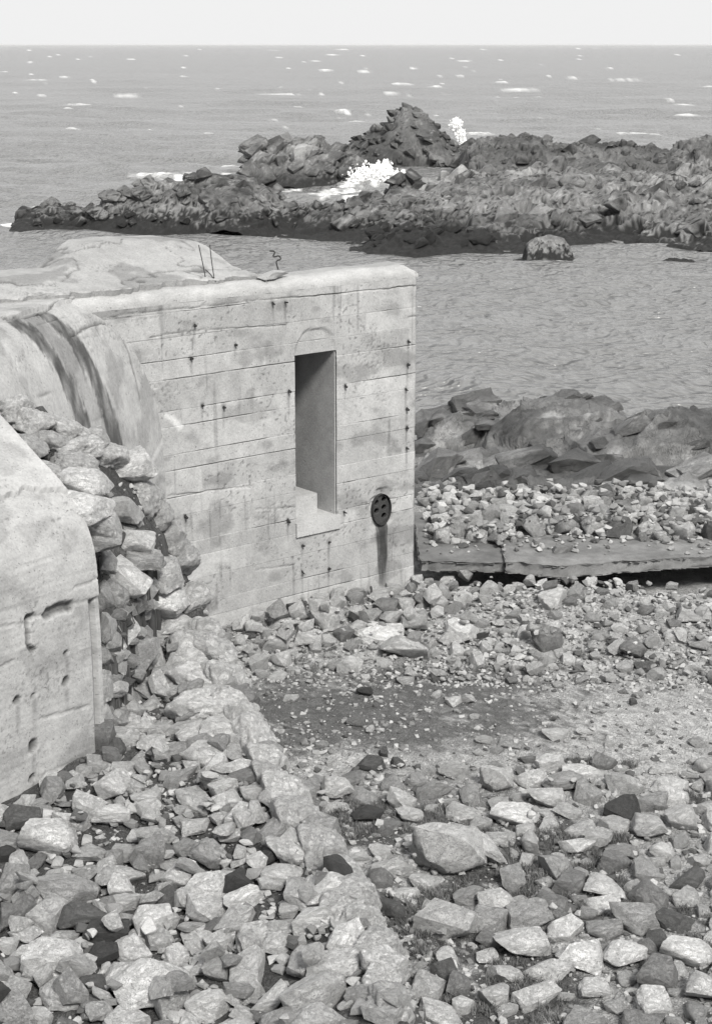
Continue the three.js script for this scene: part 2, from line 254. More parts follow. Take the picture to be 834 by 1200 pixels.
{
  const S = []; for (const s of spans(-0.03, 0.0155, DOOR.s0, 0.0155, DOOR.s1, 0.0155, 3.6, 0.03, 5.6)) S.push(s);
  const Y = spans(-0.5, 0.05, 0.0, 0.012, DOOR.y0, 0.012, DOOR.y1, 0.012, 3.41, 0.012, 3.5); for (const b of boards) if (b > 0.1) for (let k = -4; k <= 4; k++) Y.push(b + k * 0.0038 + 0.0003); Y.sort((a, b) => a - b);
  const disp = (s, y) => {
    const [k, g] = boardLines(y, s, boards, 2);
    let d = 0.005 * (h3(k, 7, Math.floor((s + 0.7 * k) / 2.3)) - 0.5) + 0.006 * fbm(s * 2, y * 2, 4, 3) - 0.014 * g;
    if (y < 1.7) { const j = Math.abs(s - 2.19 - 0.004 * N(y * 9)); d -= 0.010 * (1 - ss(0.003, 0.012, j)); }
    for (const c of cracksWall) d -= 0.008 * (1 - ss(0.003, 0.011, segDist(s + 0.004 * N(y * 20, s * 20), y + 0.012 * N(s * 7, 2) + 0.004 * N(s * 30, 4), c)));
    const pt = pitted(s, y, 21); d -= 0.006 * pt;
    // the cast arch over the doorway stands a little back
    const ax = (s - (DOOR.s0 + DOOR.s1) / 2) / 0.275, ay = (y - DOOR.y1) / 0.26; const r = Math.hypot(ax, ay);
    if (y > DOOR.y1 - 0.005 && r < 1.15) d += -0.02 * (1 - ss(0.93, 1, r)) - 0.012 * (1 - ss(0.02, 0.08, Math.abs(r - 1.0))) * ss(-0.2, 0.3, N(s * 8, y * 8));
    const rv = Math.hypot((s - ventS) / 0.14, (y - ventY) / 0.185); if (rv < 1.5) d -= 0.03 * (1 - ss(1.0, 1.35, rv + 0.3 * N(s * 14, y * 14))) ;
    // worn arris at the corner and round the doorway
    d -= 0.03 * (1 - ss(0, 0.03 + 0.03 * Math.max(0, N(y * 5, 8)), s + 0.03));
    return d;
  };
  const stain = (s, y) => {
    let c = 1;
    for (let i = 0; i < pegs.length; i++) { const [ps, py] = pegs[i]; const dx = Math.abs(s - ps - 0.006 * N(y * 8, i)), dy = py - y; if (dx < 0.06 && dy > -0.05 && dy < 0.5) { const L = 0.14 + 0.22 * h3(i, 2, 5); if (dy > 0 && dy < L) c = Math.min(c, mix(0.52, 1, ss(0.004, 0.026, dx + 0.01 * N(s * 60, y * 6))) + 0.4 * (dy / L)); c = Math.min(c, mix(0.35 + 0.4 * h3(i, 8, 2), 1, ss(0.008, 0.02 + 0.03 * h3(i, 9, 4), Math.hypot(dx, dy * 0.7) + 0.012 * N(s * 30, y * 30, i)))); } }
    // rust and soot run down from the vent
    const dx = Math.abs(s - ventS + 0.01 + 0.012 * N(y * 4)), dy = ventY - 0.1 - y;
    if (dy > 0 && dy < 0.95 && dx < 0.14) c = Math.min(c, mix(0.14, 1, ss(0.045, 0.085, dx + 0.04 * N(s * 40, y * 3))) + 0.75 * ss(0.4, 1.0, dy + 0.1 * N(s * 30, y * 5)));
    return clamp(c, 0.15, 1);
  };
  const front = sheet(S, Y, (s, y) => {
    const [k, g] = boardLines(y, s, boards, 2);
    let c = BASE * weather(s, y, 31) * (1 + 0.24 * (h3(k, 3, Math.floor((s + 0.6 * k) / 1.9)) - 0.5)) * stain(s, y) * (1 - 0.35 * pitted(s, y, 21));
    c *= 1 - 0.75 * g * ss(-0.2, 0.25, N(s * 1.7, k * 4.1)); c *= 1 - 0.3 * ss(0.06, 0.26, fbm(s * 2.2, y * 3.5, 87, 5)) - 0.28 * ss(0.16, 0.3, fbm(s * 16, y * 0.9, 19, 3)) * ss(-0.1, 0.2, N(s, y, 4)); c *= 1 - 0.5 * ss(0.33, 0.45, N(s * 26, y * 26, 9)) * ss(0, 0.3, N(s * 2, y * 2, 2));                                   // dirt caught in the board joints
    for (const q of cracksWall) c *= 1 - 0.6 * (1 - ss(0.002, 0.010, segDist(s + 0.004 * N(y * 20, s * 20), y + 0.012 * N(s * 7, 2) + 0.004 * N(s * 30, 4), q))) * ss(-0.25, 0.1, N(s * 3, 6));
    const white = (1 - ss(0.012, 0.05, segDist(s, y, [[3.20, 2.42], [3.10, 2.36], [3.05, 2.28]]) + 0.02 * N(s * 25, y * 25))); c = mix(c, 0.62, white);
    return { p: wp(s, y, -disp(s, y)), c: Math.min(0.8, c), uv: [s * 0.6, y * 0.6] };
  }, (s, y) => (s > DOOR.s0 && s < DOOR.s1 && y > DOOR.y0 && y < DOOR.y1) || Math.hypot((s - ventS) / 0.122, (y - ventY) / 0.168) < 1, true);
  mesh('front_wall', front, conc, bunker);

  const doorway = new THREE.Group(); doorway.name = 'doorway'; bunker.add(doorway);
  // doorway lining: right reveal, left reveal, soffit, back wall (shapes with thickness)
  const slab = (name, a, b, c, col = 0.42, parent = doorway) => {           // a box in wall coordinates, faces weathered
    const [s0, s1] = a, [y0, y1] = b, [q0, q1] = c; const parts = [];
    const face = (A, B, f, fl) => parts.push(sheet(A, B, (i, j) => { const [s, y, q] = f(i, j); return { p: wp(s, y, q), c: col * weather(s * 1.3 + q * 1.7, y * 1.2 + q, 61) * (1 - 0.3 * pitted(s + q, y, 5)), uv: [i * 0.6, j * 0.6] }; }, null, fl));
    const st = 0.08;
    face(span(s0, s1, st), span(y0, y1, st), (i, j) => [i, j, q0], true); face(span(s0, s1, st), span(y0, y1, st), (i, j) => [i, j, q1], false);
    face(span(q0, q1, st), span(y0, y1, st), (i, j) => [s0, j, i], false); face(span(q0, q1, st), span(y0, y1, st), (i, j) => [s1, j, i], true);
    face(span(s0, s1, st), span(q0, q1, st), (i, j) => [i, y1, j], true); face(span(s0, s1, st), span(q0, q1, st), (i, j) => [i, y0, j], false);
    return mesh(name, mergeGeometries(parts), conc, parent);
  };
  slab('door_reveal', [DOOR.s0 - 0.25, DOOR.s0 + 0.004], [DOOR.y0 - 0.2, DOOR.y1 + 0.1], [0.03, 1.5], 0.46);
  slab('door_reveal', [DOOR.s1 - 0.004, DOOR.s1 + 0.2], [DOOR.y0 - 0.2, DOOR.y1 + 0.1], [0.03, 0.45], 0.46);
  slab('door_soffit', [DOOR.s0 - 0.2, DOOR.s1 + 0.9], [DOOR.y1 - 0.004, DOOR.y1 + 0.2], [0.03, 1.6], 0.4);
  slab('passage_wall', [DOOR.s0 - 0.2, DOOR.s1 + 1.0], [0.8, 3.0], [1.45, 1.6], 0.4);
  slab('passage_wall', [DOOR.s1 + 0.85, DOOR.s1 + 1.0], [0.8, 3.0], [0.4, 1.5], 0.4);
  slab('door_sill', [DOOR.s0 - 0.03, DOOR.s1 + 0.012], [0.905, 1.055], [-0.03, 0.35], 0.47);
  slab('passage_floor', [DOOR.s0, DOOR.s1 + 0.9], [0.9, 1.035], [0.34, 1.5], 0.42);
  slab('step', [DOOR.s0 + 0.11, DOOR.s1 + 0.8], [1.03, 1.27], [0.2, 0.62], 0.46);
  slab('step', [DOOR.s0 + 0.27, DOOR.s1 + 0.8], [1.27, 1.49], [0.4, 0.8], 0.46);

  // the rounded top edge of the wall
  const cap = sheet(spans(-0.03, 0.02, 4.4, 0.1, 5.6), span(0, 1, 1 / 14), (s, k) => {
    const a = k * Math.PI / 2, rag = 0.03 * fbm(s * 3, 1, 4, 3) - 0.05 * (1 - ss(0, 0.12, s + 0.03));
    const y = 3.5 + (0.13 + rag) * Math.pow(Math.sin(a), 0.75), q = 0.17 * Math.pow(1 - Math.cos(a), 1.0);
    return { p: wp(s, y + 0.008 * fbm(s * 9, k * 4, 3, 2), q + (k > 0.9 ? 0.02 : 0)), c: BASE * weather(s, k, 44), uv: [s * 0.6, k * 0.2] };
  }, null, true);
  mesh('wall_coping', cap, conc, bunker);
  // roof: a flat strip behind the coping on the right, a ragged screed apron and a flat-topped mound on the left
  const roofY = (s, q) => {
    let y = 3.62 + 0.02 * fbm(s * 2, q * 2, 6, 3);
    y -= 1.2 * Math.max(0, q - 0.5 - 0.15 * N(s * 2, 9)) * (1 - ss(1.6, 2.0, s)) + 2 * Math.max(0, q - 1.2);
    return y;
  };
  mesh('roof', sheet(spans(-0.02, 0.05, 5.6), spans(0.19, 0.05, 3.4), (s, q) => ({ p: wp(s, roofY(s, q), q), c: BASE * 0.8 * weather(s, q, 71), uv: [s * 0.6, q * 0.6] })), conc, bunker);
  // body behind: right flank and back, so that the block is closed
  const side = sheet(span(0, 3.4, 0.1), span(-1.5, 3.55, 0.1), (q, y) => ({ p: wp(0.0, Math.min(y, roofY(0, q) - 0.02), q), c: BASE * weather(q, y, 81), uv: [q * 0.6, y * 0.6] }));
  mesh('side_wall', side, conc, bunker);
  // screed apron with a broken front edge
  const edge = s => 0.15 + 0.10 * N(s * 2.2, 5) + 0.09 * N(s * 6, 2) + 0.04 * N(s * 17, 6);
  const crackle = (s, q) => 1 - ss(0.008, 0.03, Math.abs(N(s * 1.1 + 0.4 * N(s * 4, q * 4), q * 1.4, 15)));
  const A = span(1.93, 5.6, 0.02), apronTop = (s, q) => {
    const lin = (a, b, x) => clamp((x - a) / (b - a)), m1 = Math.min(lin(1.55, 1.98, s), lin(3.9, 3.3, s)), mound = 0.19 * Math.min(lin(0.66, 1.2, q + 0.03 * N(s * 2, 3)), m1);
    const qb = mix(1.6, 1.18, ss(3.2, 3.9, s)) + 0.05 * N(s * 2, 8);
    return 3.655 + 0.03 * ss(2.2, 3, s) + 0.12 * lin(0.1, 0.66, q) * lin(1.6, 2.3, s) + mound - 1.6 * Math.max(0, q - qb) + 0.012 * fbm(s * 5, q * 5, 7, 3) - 0.016 * crackle(s, q);
  };
  const top = sheet(A, span(0, 1, 1 / 110), (s, k) => { const q = mix(edge(s), 3.1, Math.pow(k, 1.3)); return { p: wp(s, apronTop(s, q) - (k === 0 ? 0.012 : 0), q), c: BASE * 0.82 * weather(s, q, 91) * (1 - 0.3 * ss(0.06, 0.16, fbm(s * 1.8, q * 1.8, 63, 6))) * (1 - 0.5 * crackle(s, q)) * (1 - 0.4 * pitted(s, q, 12)), uv: [s * 0.6, q * 0.6] }; });
  const lip = sheet(A, [0, 1], (s, k) => ({ p: wp(s, k ? apronTop(s, edge(s)) - 0.012 : 3.585, edge(s) + (k ? 0 : 0.035)), c: BASE * 0.9 * weather(s, k * 0.1, 12), uv: [s * 0.6, k * 0.05] }));
  const endA = sheet(span(0.05, 3.1, 0.05), [0, 1], (q, k) => ({ p: wp(1.93, k ? apronTop(1.93, q) : 3.3, q), c: BASE, uv: [q * 0.6, k * 0.1] }));
  mesh('roof_screed', mergeGeometries([top, lip, endA]), conc, bunker);
  for (const [u, v, len, yaw, up] of [[318, 322, 0.42, 0.2, 0.02], [186, 331, 0.2, 0.1, 0.03], [230, 326, 0.25, 0.1, 0.03]]) { const p = at(u, v, u > 300 ? 17.2 : 16.9); const g = BLOCKS[Math.round(u) % BLOCKS.length].clone(); g.setAttribute('color', new THREE.BufferAttribute(new Float32Array(g.attributes.position.count * 3).fill(0.4), 3)); const b = mesh('broken_edge_piece', g, conc, bunker); b.scale.set(len / 2, 0.035, 0.1); b.position.copy(p); b.rotation.set(0.02, 0.68 + yaw * 0.2, up); }

  // iron pegs left by the shuttering
  const pegGeo = new THREE.CylinderGeometry(0.006, 0.010, 0.06, 7, 2), pp = pegGeo.attributes.position; for (let i = 0; i < pp.count; i++) pp.setXYZ(i, pp.getX(i) + 0.004 * N(i * 1.7), pp.getY(i), pp.getZ(i) + 0.004 * N(i * 2.3, 4)); pegGeo.computeVertexNormals();
  pegs.forEach(([s, y], i) => { const m = mesh('iron_peg', pegGeo, iron, bunker); m.position.copy(wp(s, y, -0.012)); m.quaternion.setFromUnitVectors(V(0, 1, 0), NW.clone().add(V(0, -0.5 + 0.7 * h3(i, 1, 1), 0)).normalize()); m.scale.set(1 + 0.6 * h3(i, 2, 1), 0.7 + 0.5 * h3(i, 3, 1), 1 + 1.2 * h3(i, 4, 1)); });
  // rusted vent: a deep oval hole closed by a plate with six holes
  const tube = new THREE.CylinderGeometry(1, 1, 0.5, 40, 1, true); const vent = new THREE.Group(); vent.name = 'vent'; bunker.add(vent); const hole = mesh('sleeve', tube, iron, vent); hole.quaternion.setFromUnitVectors(V(0, 1, 0), NW); hole.position.copy(wp(ventS, ventY, 0.235)); hole.scale.set(0.13, 1, 0.175);
  hole.quaternion.setFromRotationMatrix(new THREE.Matrix4().makeBasis(ER, NW, V(0, -1, 0)));
  const sh = new THREE.Shape(); sh.absellipse(0, 0, 0.12, 0.166, 0, Math.PI * 2);
  for (const sx of [-1, 1]) for (const sy of [-1, 0, 1]) { const h = new THREE.Path(); h.absellipse(sx * 0.053, sy * 0.094 + 0.012 * sx, 0.040, 0.036, 0, Math.PI * 2, true); sh.holes.push(h); }
  const plate = mesh('perforated_plate', new THREE.ExtrudeGeometry(sh, { depth: 0.03, bevelEnabled: true, bevelSize: 0.008, bevelThickness: 0.008, bevelSegments: 3, curveSegments: 20 }), grey(0.04, { roughness: 0.7, bumpMap: texGranite, bumpScale: 0.01 }), vent);
  plate.quaternion.setFromRotationMatrix(new THREE.Matrix4().makeBasis(ER, V(0, 1, 0), NW)); plate.position.copy(wp(ventS, ventY, 0.06));
  const back = mesh('sleeve_end', new THREE.CircleGeometry(1, 30), iron, vent); back.quaternion.copy(plate.quaternion); back.position.copy(wp(ventS, ventY, 0.48)); back.scale.set(0.13, 0.175, 1);
  // bent reinforcing bars sticking out of the roof
  const bar = (pts, r) => mesh('reinforcing_bar', new THREE.TubeGeometry(new THREE.CatmullRomCurve3(pts), 24, r, 6), iron, bunker);
  const bt = 17.1; bar([at(241, 326, bt - 0.3), at(239, 315, bt - 0.32), at(233, 287, bt - 0.3)], 0.005); bar([at(251, 326, bt - 0.3), at(248, 305, bt - 0.35), at(246, 287, bt - 0.3)], 0.005); bar([at(241, 316, bt - 0.3), at(247, 322, bt - 0.3), at(253, 330, bt - 0.3)], 0.005);
  const h1 = 17.4; bar([at(326, 316, h1), at(324, 306, h1), at(329, 304, h1), at(327, 300, h1), at(320, 301, h1), at(322, 295, h1), at(316, 294, h1)], 0.007);
  for (const [u, v] of [[173, 303], [145, 314], [102, 310], [70, 312]]) bar([at(u, v + 5, 17.3), at(u - 1, v + 1, 17.3), at(u + 1, v - 3, 17.3)], 0.012);
}
// the wing: upright below, rolling over in a quarter of an oval, running towards the camera
const WD = V(-0.342, 0, 0.94), WN = V(0.94, 0, 0.342), W0 = V(-1.87, 0, -16.23);
{
  const prof = (b) => { if (b < 2.02) return [0, b, 1, 0]; const a = Math.min((b - 2.02) / 1.25, 1.05) * Math.PI / 2; return [0.62 * (1 - Math.cos(a)) + Math.max(0, b - 3.33) * 1.2, 2.02 + 1.6 * Math.sin(Math.min(a, Math.PI / 2)), Math.cos(a), Math.sin(a)]; };
  const lines = [0.2, 0.5, 0.8, 1.1, 1.4, 1.66, 1.9, 2.12, 2.34, 2.55, 2.78, 3.0].reverse();
  const cr = [[[0.0, 3.12], [0.9, 3.2], [1.4, 3.1], [2.6, 3.24], [4, 3.2]], [[0.35, 2.35], [0.38, 2.8], [0.6, 2.86], [1.2, 2.82]], [[0.0, 2.3], [0.1, 2.6], [0.32, 2.66]]];
  const g = sheet(spans(-0.15, 0.016, 2.6, 0.06, 4.0), spans(0, 0.04, 1.4, 0.014, 3.4, 0.05, 4.4), (a, b) => {
    const [inw, y, nh, nv] = prof(b); const [k, gr] = boardLines(b, a, lines, 41, 0.02);
    let d = 0.008 * (h3(k, 1, 9) - 0.5) - 0.012 * gr + 0.008 * fbm(a * 1.6, b * 1.6, 5, 3) - 0.006 * pitted(a, b, 45);
    for (const c of cr) d -= 0.022 * (1 - ss(0.004, 0.016, segDist(a + 0.02 * N(b * 8, 1), b + 0.03 * N(a * 6, 2), c)));
    if (b > 3.16 + 0.04 * N(a * 4, 3)) d += 0.03;
    const chip = ss(0.12, 0.2, fbm(a * 3, b * 3, 77, 3) - 0.6 * Math.hypot(a - 0.12, (b - 2.95) * 1.2) + 0.2); d -= 0.05 * chip;
    const p = W0.clone().addScaledVector(WD, a).addScaledVector(WN, -inw + d * nh).setY(y + d * nv);
    // two tongues of black algae that the roof water has left, and paler scoured bands beside them
    const run = (c0, w, b0, b1) => { const n = 0.04 * N(b * 1.5, c0) + 0.05 * N(a * 22, b * 4, c0) + 0.03 * N(a * 50, b * 30, c0); return (1 - ss(w * 0.55, w, Math.abs(a - c0 - 0.45 * (b - 2.3)) + n)) * ss(b0, b0 + 0.4, b + 0.2 * N(a * 15, b * 3)) * (1 - ss(b1 - 0.04, b1, b)); };
    let c = BASE * 0.95 * weather(a, b, 51) * (1 + 0.12 * (h3(k, 2, 3) - 0.5)) * (1 - 0.5 * gr);
    const al = clamp(run(1.0, 0.13, 1.75, 3.15) + 0.95 * run(1.46, 0.12, 1.95, 3.15) + 0.3 * run(1.23, 0.16, 2.0, 3.15));
    c *= 1 - 0.82 * clamp(al * (0.85 + 0.9 * fbm(a * 12, b * 6, 17, 4))); c *= 1 - 0.25 * ss(0.05, 0.2, fbm(a * 2.5, b * 3, 27, 4)); c *= 1 - 0.3 * pitted(a, b, 45);
    for (const q of cr) c *= 1 - 0.65 * (1 - ss(0.004, 0.014, segDist(a + 0.02 * N(b * 8, 1), b + 0.03 * N(a * 6, 2), q)));
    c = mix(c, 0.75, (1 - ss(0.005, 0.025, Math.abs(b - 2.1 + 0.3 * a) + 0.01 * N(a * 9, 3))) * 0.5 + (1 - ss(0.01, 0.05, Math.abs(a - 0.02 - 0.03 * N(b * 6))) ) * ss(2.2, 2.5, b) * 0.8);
    return { p, c: c * (1 - 0.3 * chip), uv: [a * 0.6, b * 0.6] };
  }, null, true);
  mesh('curved_wing', g, conc, bunker);
}
// ------------------------------------------------------------------ the nearer concrete vault on the left
const VE = V(0.63, 0, -0.7766), VN = V(0.7766, 0, 0.63), VC = at(117, 660, 12.2).setY(0);   // its right-hand upright edge
{
  const vault = group('concrete_vault', 'curved concrete vault with flaking render, at the edge of the rubble heap', 'bunker');
  const curve = new THREE.CatmullRomCurve3([[0, 0.2], [0, 1.2], [0, 1.8], [0.012, 2.1], [0.04, 2.38], [0.1, 2.56], [0.2, 2.69], [0.37, 2.82], [0.7, 3.03], [1.04, 3.25], [1.6, 3.48], [2.4, 3.6], [3.2, 3.6]].map(([i, y]) => V(i, y, 0)), false, 'centripetal'); curve.arcLengthDivisions = 600;
  const CL = curve.getLength(), prof = b => { const t = clamp((b - 0.2) / CL), p = curve.getPointAt(t), q = curve.getTangentAt(t); return [p.x, p.y, q.y, q.x]; };
  const lines = [0.9, 1.32, 1.93, 2.2, 2.45, 2.7].reverse();
  const proj = (u, v) => { const d = sight(u, v), t = VC.clone().sub(camera.position).dot(VN) / d.dot(VN), q = d.multiplyScalar(t).add(camera.position); return [VC.clone().sub(q).dot(VE), q.y]; };
  const marks = [[78, 799, 0.028], [21, 821, 0.024], [40, 875, 0.035], [39, 912, 0.02], [40, 815, 0.016], [78, 766, 0.012]].map(([u, v, r]) => [...proj(u, v), r]);
  const scars = [[[34, 726], [33, 742], [36, 760], [40, 762]], [[40, 723], [34, 724]], [[58, 720], [70, 713], [84, 711]]].map(l => l.map(([u, v]) => proj(u, v)));
  const crk = [[[0, 736], [28, 732], [46, 722], [118, 700]], [[0, 782], [16, 776]], [[48, 842], [105, 828]], [[90, 690], [118, 678]]].map(l => l.map(([u, v]) => proj(u, v)));
  const g = sheet(spans(0, 0.0135, 1.7, 0.05, 4), spans(0.3, 0.0135, 3.3, 0.02, 5.2), (a, b) => {
    const [inw, y, nh, nv] = prof(b); const [k, gr] = boardLines(b, a, lines, 61, 0.02);
    let d = 0.006 * (h3(k, 1, 9) - 0.5) - 0.007 * gr + 0.018 * fbm(a * 1.5, b * 1.5, 15, 3) + 0.0035 * N(a * 3, b * 40, 6);
    const coat = 2.93 + 0.22 * a + 0.11 * N(a * 2.6, 7) + 0.06 * N(a * 8, 3) + 0.02 * N(a * 25, 1) - 0.05 * ss(0.9, 0.5, a) * ss(0.1, 0.5, a);
    d += b > coat ? 0.034 : 0;
    let dark = 0;
    for (const [ms, my, r] of marks) { const q = Math.hypot(a - ms, (b - my) * 0.75) + 0.012 * N(a * 26, b * 26, r * 99); const h = 1 - ss(r * 0.6, r * 1.3, q); d -= 0.05 * h; dark = Math.max(dark, 0.9 * h); const dy = my - b; if (dy > 0 && dy < 0.34) dark = Math.max(dark, 0.4 * (1 - dy / 0.34) * (1 - ss(0.006, 0.03, Math.abs(a - ms + 0.01 * N(b * 9))))); }
    scars.forEach((l, i) => { const q = segDist(a, b, l) + 0.015 * N(a * 24, b * 24, i), w = i === 2 ? 0.035 : 0.016, h = 1 - ss(w * 0.5, w * 1.4, q); d -= 0.04 * h; dark = Math.max(dark, 0.8 * h); });
    for (const l of crk) d -= 0.014 * (1 - ss(0.003, 0.012, segDist(a, b + 0.012 * N(a * 9, 4), l)));
    // the upright slot near the edge
    if (b < 2.06) { const q = Math.abs(a - 0.075 - 0.006 * N(b * 6)); d -= 0.07 * (1 - ss(0.016, 0.03, q)); if (a < 0.05) d -= 0.02; }
    const c = BASE * 0.95 * weather(a, b, 131) * (b > coat ? 1.05 : 1) * (1 - dark * 0.9) * (1 - 0.35 * pitted(a, b, 88)) * (1 - 0.2 * ss(0.06, 0.2, fbm(a * 2.4, b * 3, 71, 5))) * (1 - 0.4 * ss(0.33, 0.43, N(a * 30, b * 30, 9)) * ss(0, 0.3, N(a * 3, b * 3, 2)));
    return { p: VC.clone().addScaledVector(VE, -a).addScaledVector(VN, -inw + d * nh).setY(y + d * nv), c, uv: [a * 0.6, b * 0.6] };
  }, null, true);
  mesh('vault_shell', g, conc, vault);
  const end = sheet(span(0, 1, 1 / 24), spans(0.3, 0.03, 5.2), (k, b) => { const [inw, y] = prof(b); return { p: VC.clone().addScaledVector(VN, -mix(inw + 0.02, 3.2, k)).setY(y - 0.01), c: BASE * weather(k * 3, b, 14), uv: [k, b * 0.6] }; });
  mesh('end_wall', end, conc, vault);
}

// ------------------------------------------------------------------ rubble bank and heap (core under the loose stones)
const bankGeo = sheet(spans(-7, 0.15, -3.3, 0.03, 0.9, 0.2, 1.4), spans(5, 0.15, 7.6, 0.03, 14.6, 0.1, 15.4), (x, d) => {
  const [y] = bankAt(x, -d); const n = fbm(x * 3, d * 3, 3, 3), n2 = fbm(x * 14, d * 14, 8, 2);
  return { p: V(x, Math.max(y, -0.6), -d), c: Math.max(0.035, 0.075 * (1 + 0.6 * n + 0.6 * n2)), uv: [x * 0.8, d * 0.8] };  // soil tone darkened further to put shade into the gaps between stones
});
const core = mesh('rubble_bank', bankGeo, new THREE.MeshStandardMaterial({ vertexColors: true, roughness: 1, map: texGround, bumpMap: texGround, bumpScale: 0.03 }));
tag(core, null, null, null, 'structure');

// a record of how high the stones already lie, so that each new one rests on those below
class Heap {
  constructor(x0, x1, z0, z1, cell, fn) { Object.assign(this, { x0, z0, cell, nx: Math.ceil((x1 - x0) / cell), nz: Math.ceil((z1 - z0) / cell) }); this.h = new Float32Array(this.nx * this.nz); for (let j = 0; j < this.nz; j++) for (let i = 0; i < this.nx; i++) this.h[j * this.nx + i] = fn(x0 + i * cell, z0 + j * cell); }
  get(x, z) { const i = clamp(Math.round((x - this.x0) / this.cell), 0, this.nx - 1), j = clamp(Math.round((z - this.z0) / this.cell), 0, this.nz - 1); return this.h[j * this.nx + i]; }
  drop(x, z, a, b, c, yaw, sink, R) {                        // half sizes a (along), b (up), c (across)
    const cs = Math.cos(yaw), sn = Math.sin(yaw), hs = [];
    for (let k = 0; k < 16; k++) { const r = 0.62 * Math.sqrt((k + 0.5) / 16), th = k * 2.4; const lx = r * a * Math.cos(th), lz = r * c * Math.sin(th); hs.push(this.get(x + cs * lx + sn * lz, z - sn * lx + cs * lz)); }
    hs.sort((p, q) => p - q); const base = mix(hs[8], hs[13], 0.5), y = base + b * (0.72 - sink);
    const e = 0.5 * Math.max(a, c), sx = (this.get(x + e, z) - this.get(x - e, z)) / (2 * e), sz = (this.get(x, z + e) - this.get(x, z - e)) / (2 * e);
    const m = Math.max(a, c), n = Math.ceil(m / this.cell), ci = Math.round((x - this.x0) / this.cell), cj = Math.round((z - this.z0) / this.cell);
    for (let j = -n; j <= n; j++) for (let i = -n; i <= n; i++) { const I = ci + i, J = cj + j; if (I < 0 || J < 0 || I >= this.nx || J >= this.nz) continue; const dx = i * this.cell, dz = j * this.cell, lx = (cs * dx - sn * dz) / a, lz = (sn * dx + cs * dz) / c, r2 = lx * lx + lz * lz; if (r2 < 0.8) { const t = y + b * 0.72 * Math.min(1, Math.sqrt(1 - r2) * 1.35); const k = J * this.nx + I; if (t > this.h[k]) this.h[k] = t; } }
    return [y, clamp(sx, -0.9, 0.9), clamp(sz, -0.9, 0.9)];
  }
}
const up = V(0, 1, 0);
function pose(o, x, y, z, a, b, c, yaw, sx, sz, tilt, R) {
  const nrm = V(-sx * tilt, 1, -sz * tilt).normalize(); nrm.x += 0.34 * (R() - 0.5); nrm.z += 0.34 * (R() - 0.5); nrm.normalize();
  o.quaternion.setFromUnitVectors(up, nrm).multiply(new THREE.Quaternion().setFromAxisAngle(up, yaw)); o.position.set(x, y, z); o.scale.set(a, b, c);
}
const heap = new Heap(-4.2, 7.5, -17.6, -7.0, 0.03, landY);
const ray = new THREE.Raycaster();
function march(u, v, fn, t0 = 6, t1 = 40) { const d = sight(u, v); let t = t0; while (t < t1) { const x = d.x * t, z = d.z * t; if (EYE + d.y * t < fn(x, z)) break; t += 0.02; } return V(d.x * t, EYE + d.y * t, d.z * t).setComponent(1, EYE + d.y * t).clone().setX(d.x * t); }
const pick = (R, w) => { let s = 0; for (const x of w) s += x; let r = R() * s; for (let i = 0; i < w.length; i++) if ((r -= w[i]) < 0) return i; return w.length - 1; };
function vaultFree(x, z) { const q = V(x, 0, z).sub(VC), w = q.dot(VN), s = -q.dot(VE); return w > 0.05 || s < -0.06; }
function wallFree(x, z, r) { const [w, s] = wallDist(x, z); return w > r * 0.9 || s < -0.25 - r; }
const stonesAt = [], heroes = {}, minors = [];
function stone(name, set, x, z, w, { hgt = 0.62, dep = 0.8, tone, sink = 0.1, R, yaw, tilt = 0.8, label, category = 'stone', group: grp, h = heap, gi }) {
  const a = w / 2, b = a * hgt, c = a * dep; yaw = yaw ?? R() * Math.PI * 2;
  const [y, sx, sz] = h.drop(x, z, a * 0.95, b, c * 0.95, yaw, sink, R);
  const from = set === ANGULAR && w < 0.27 ? CHIPS : set, m = mesh(name, from[(gi ?? Math.floor(R() * from.length)) % from.length], stoneMat[tone]); pose(m, x, y, z, a, b, c, yaw, sx, sz, tilt, R);
  tag(m, label, category, grp); stonesAt.push([x, z, a]); if (h === heap && label && / (heap below|turf of|along the|earth bank before) /.test(label)) minors.push({ m, x, z, name }); return m;
}

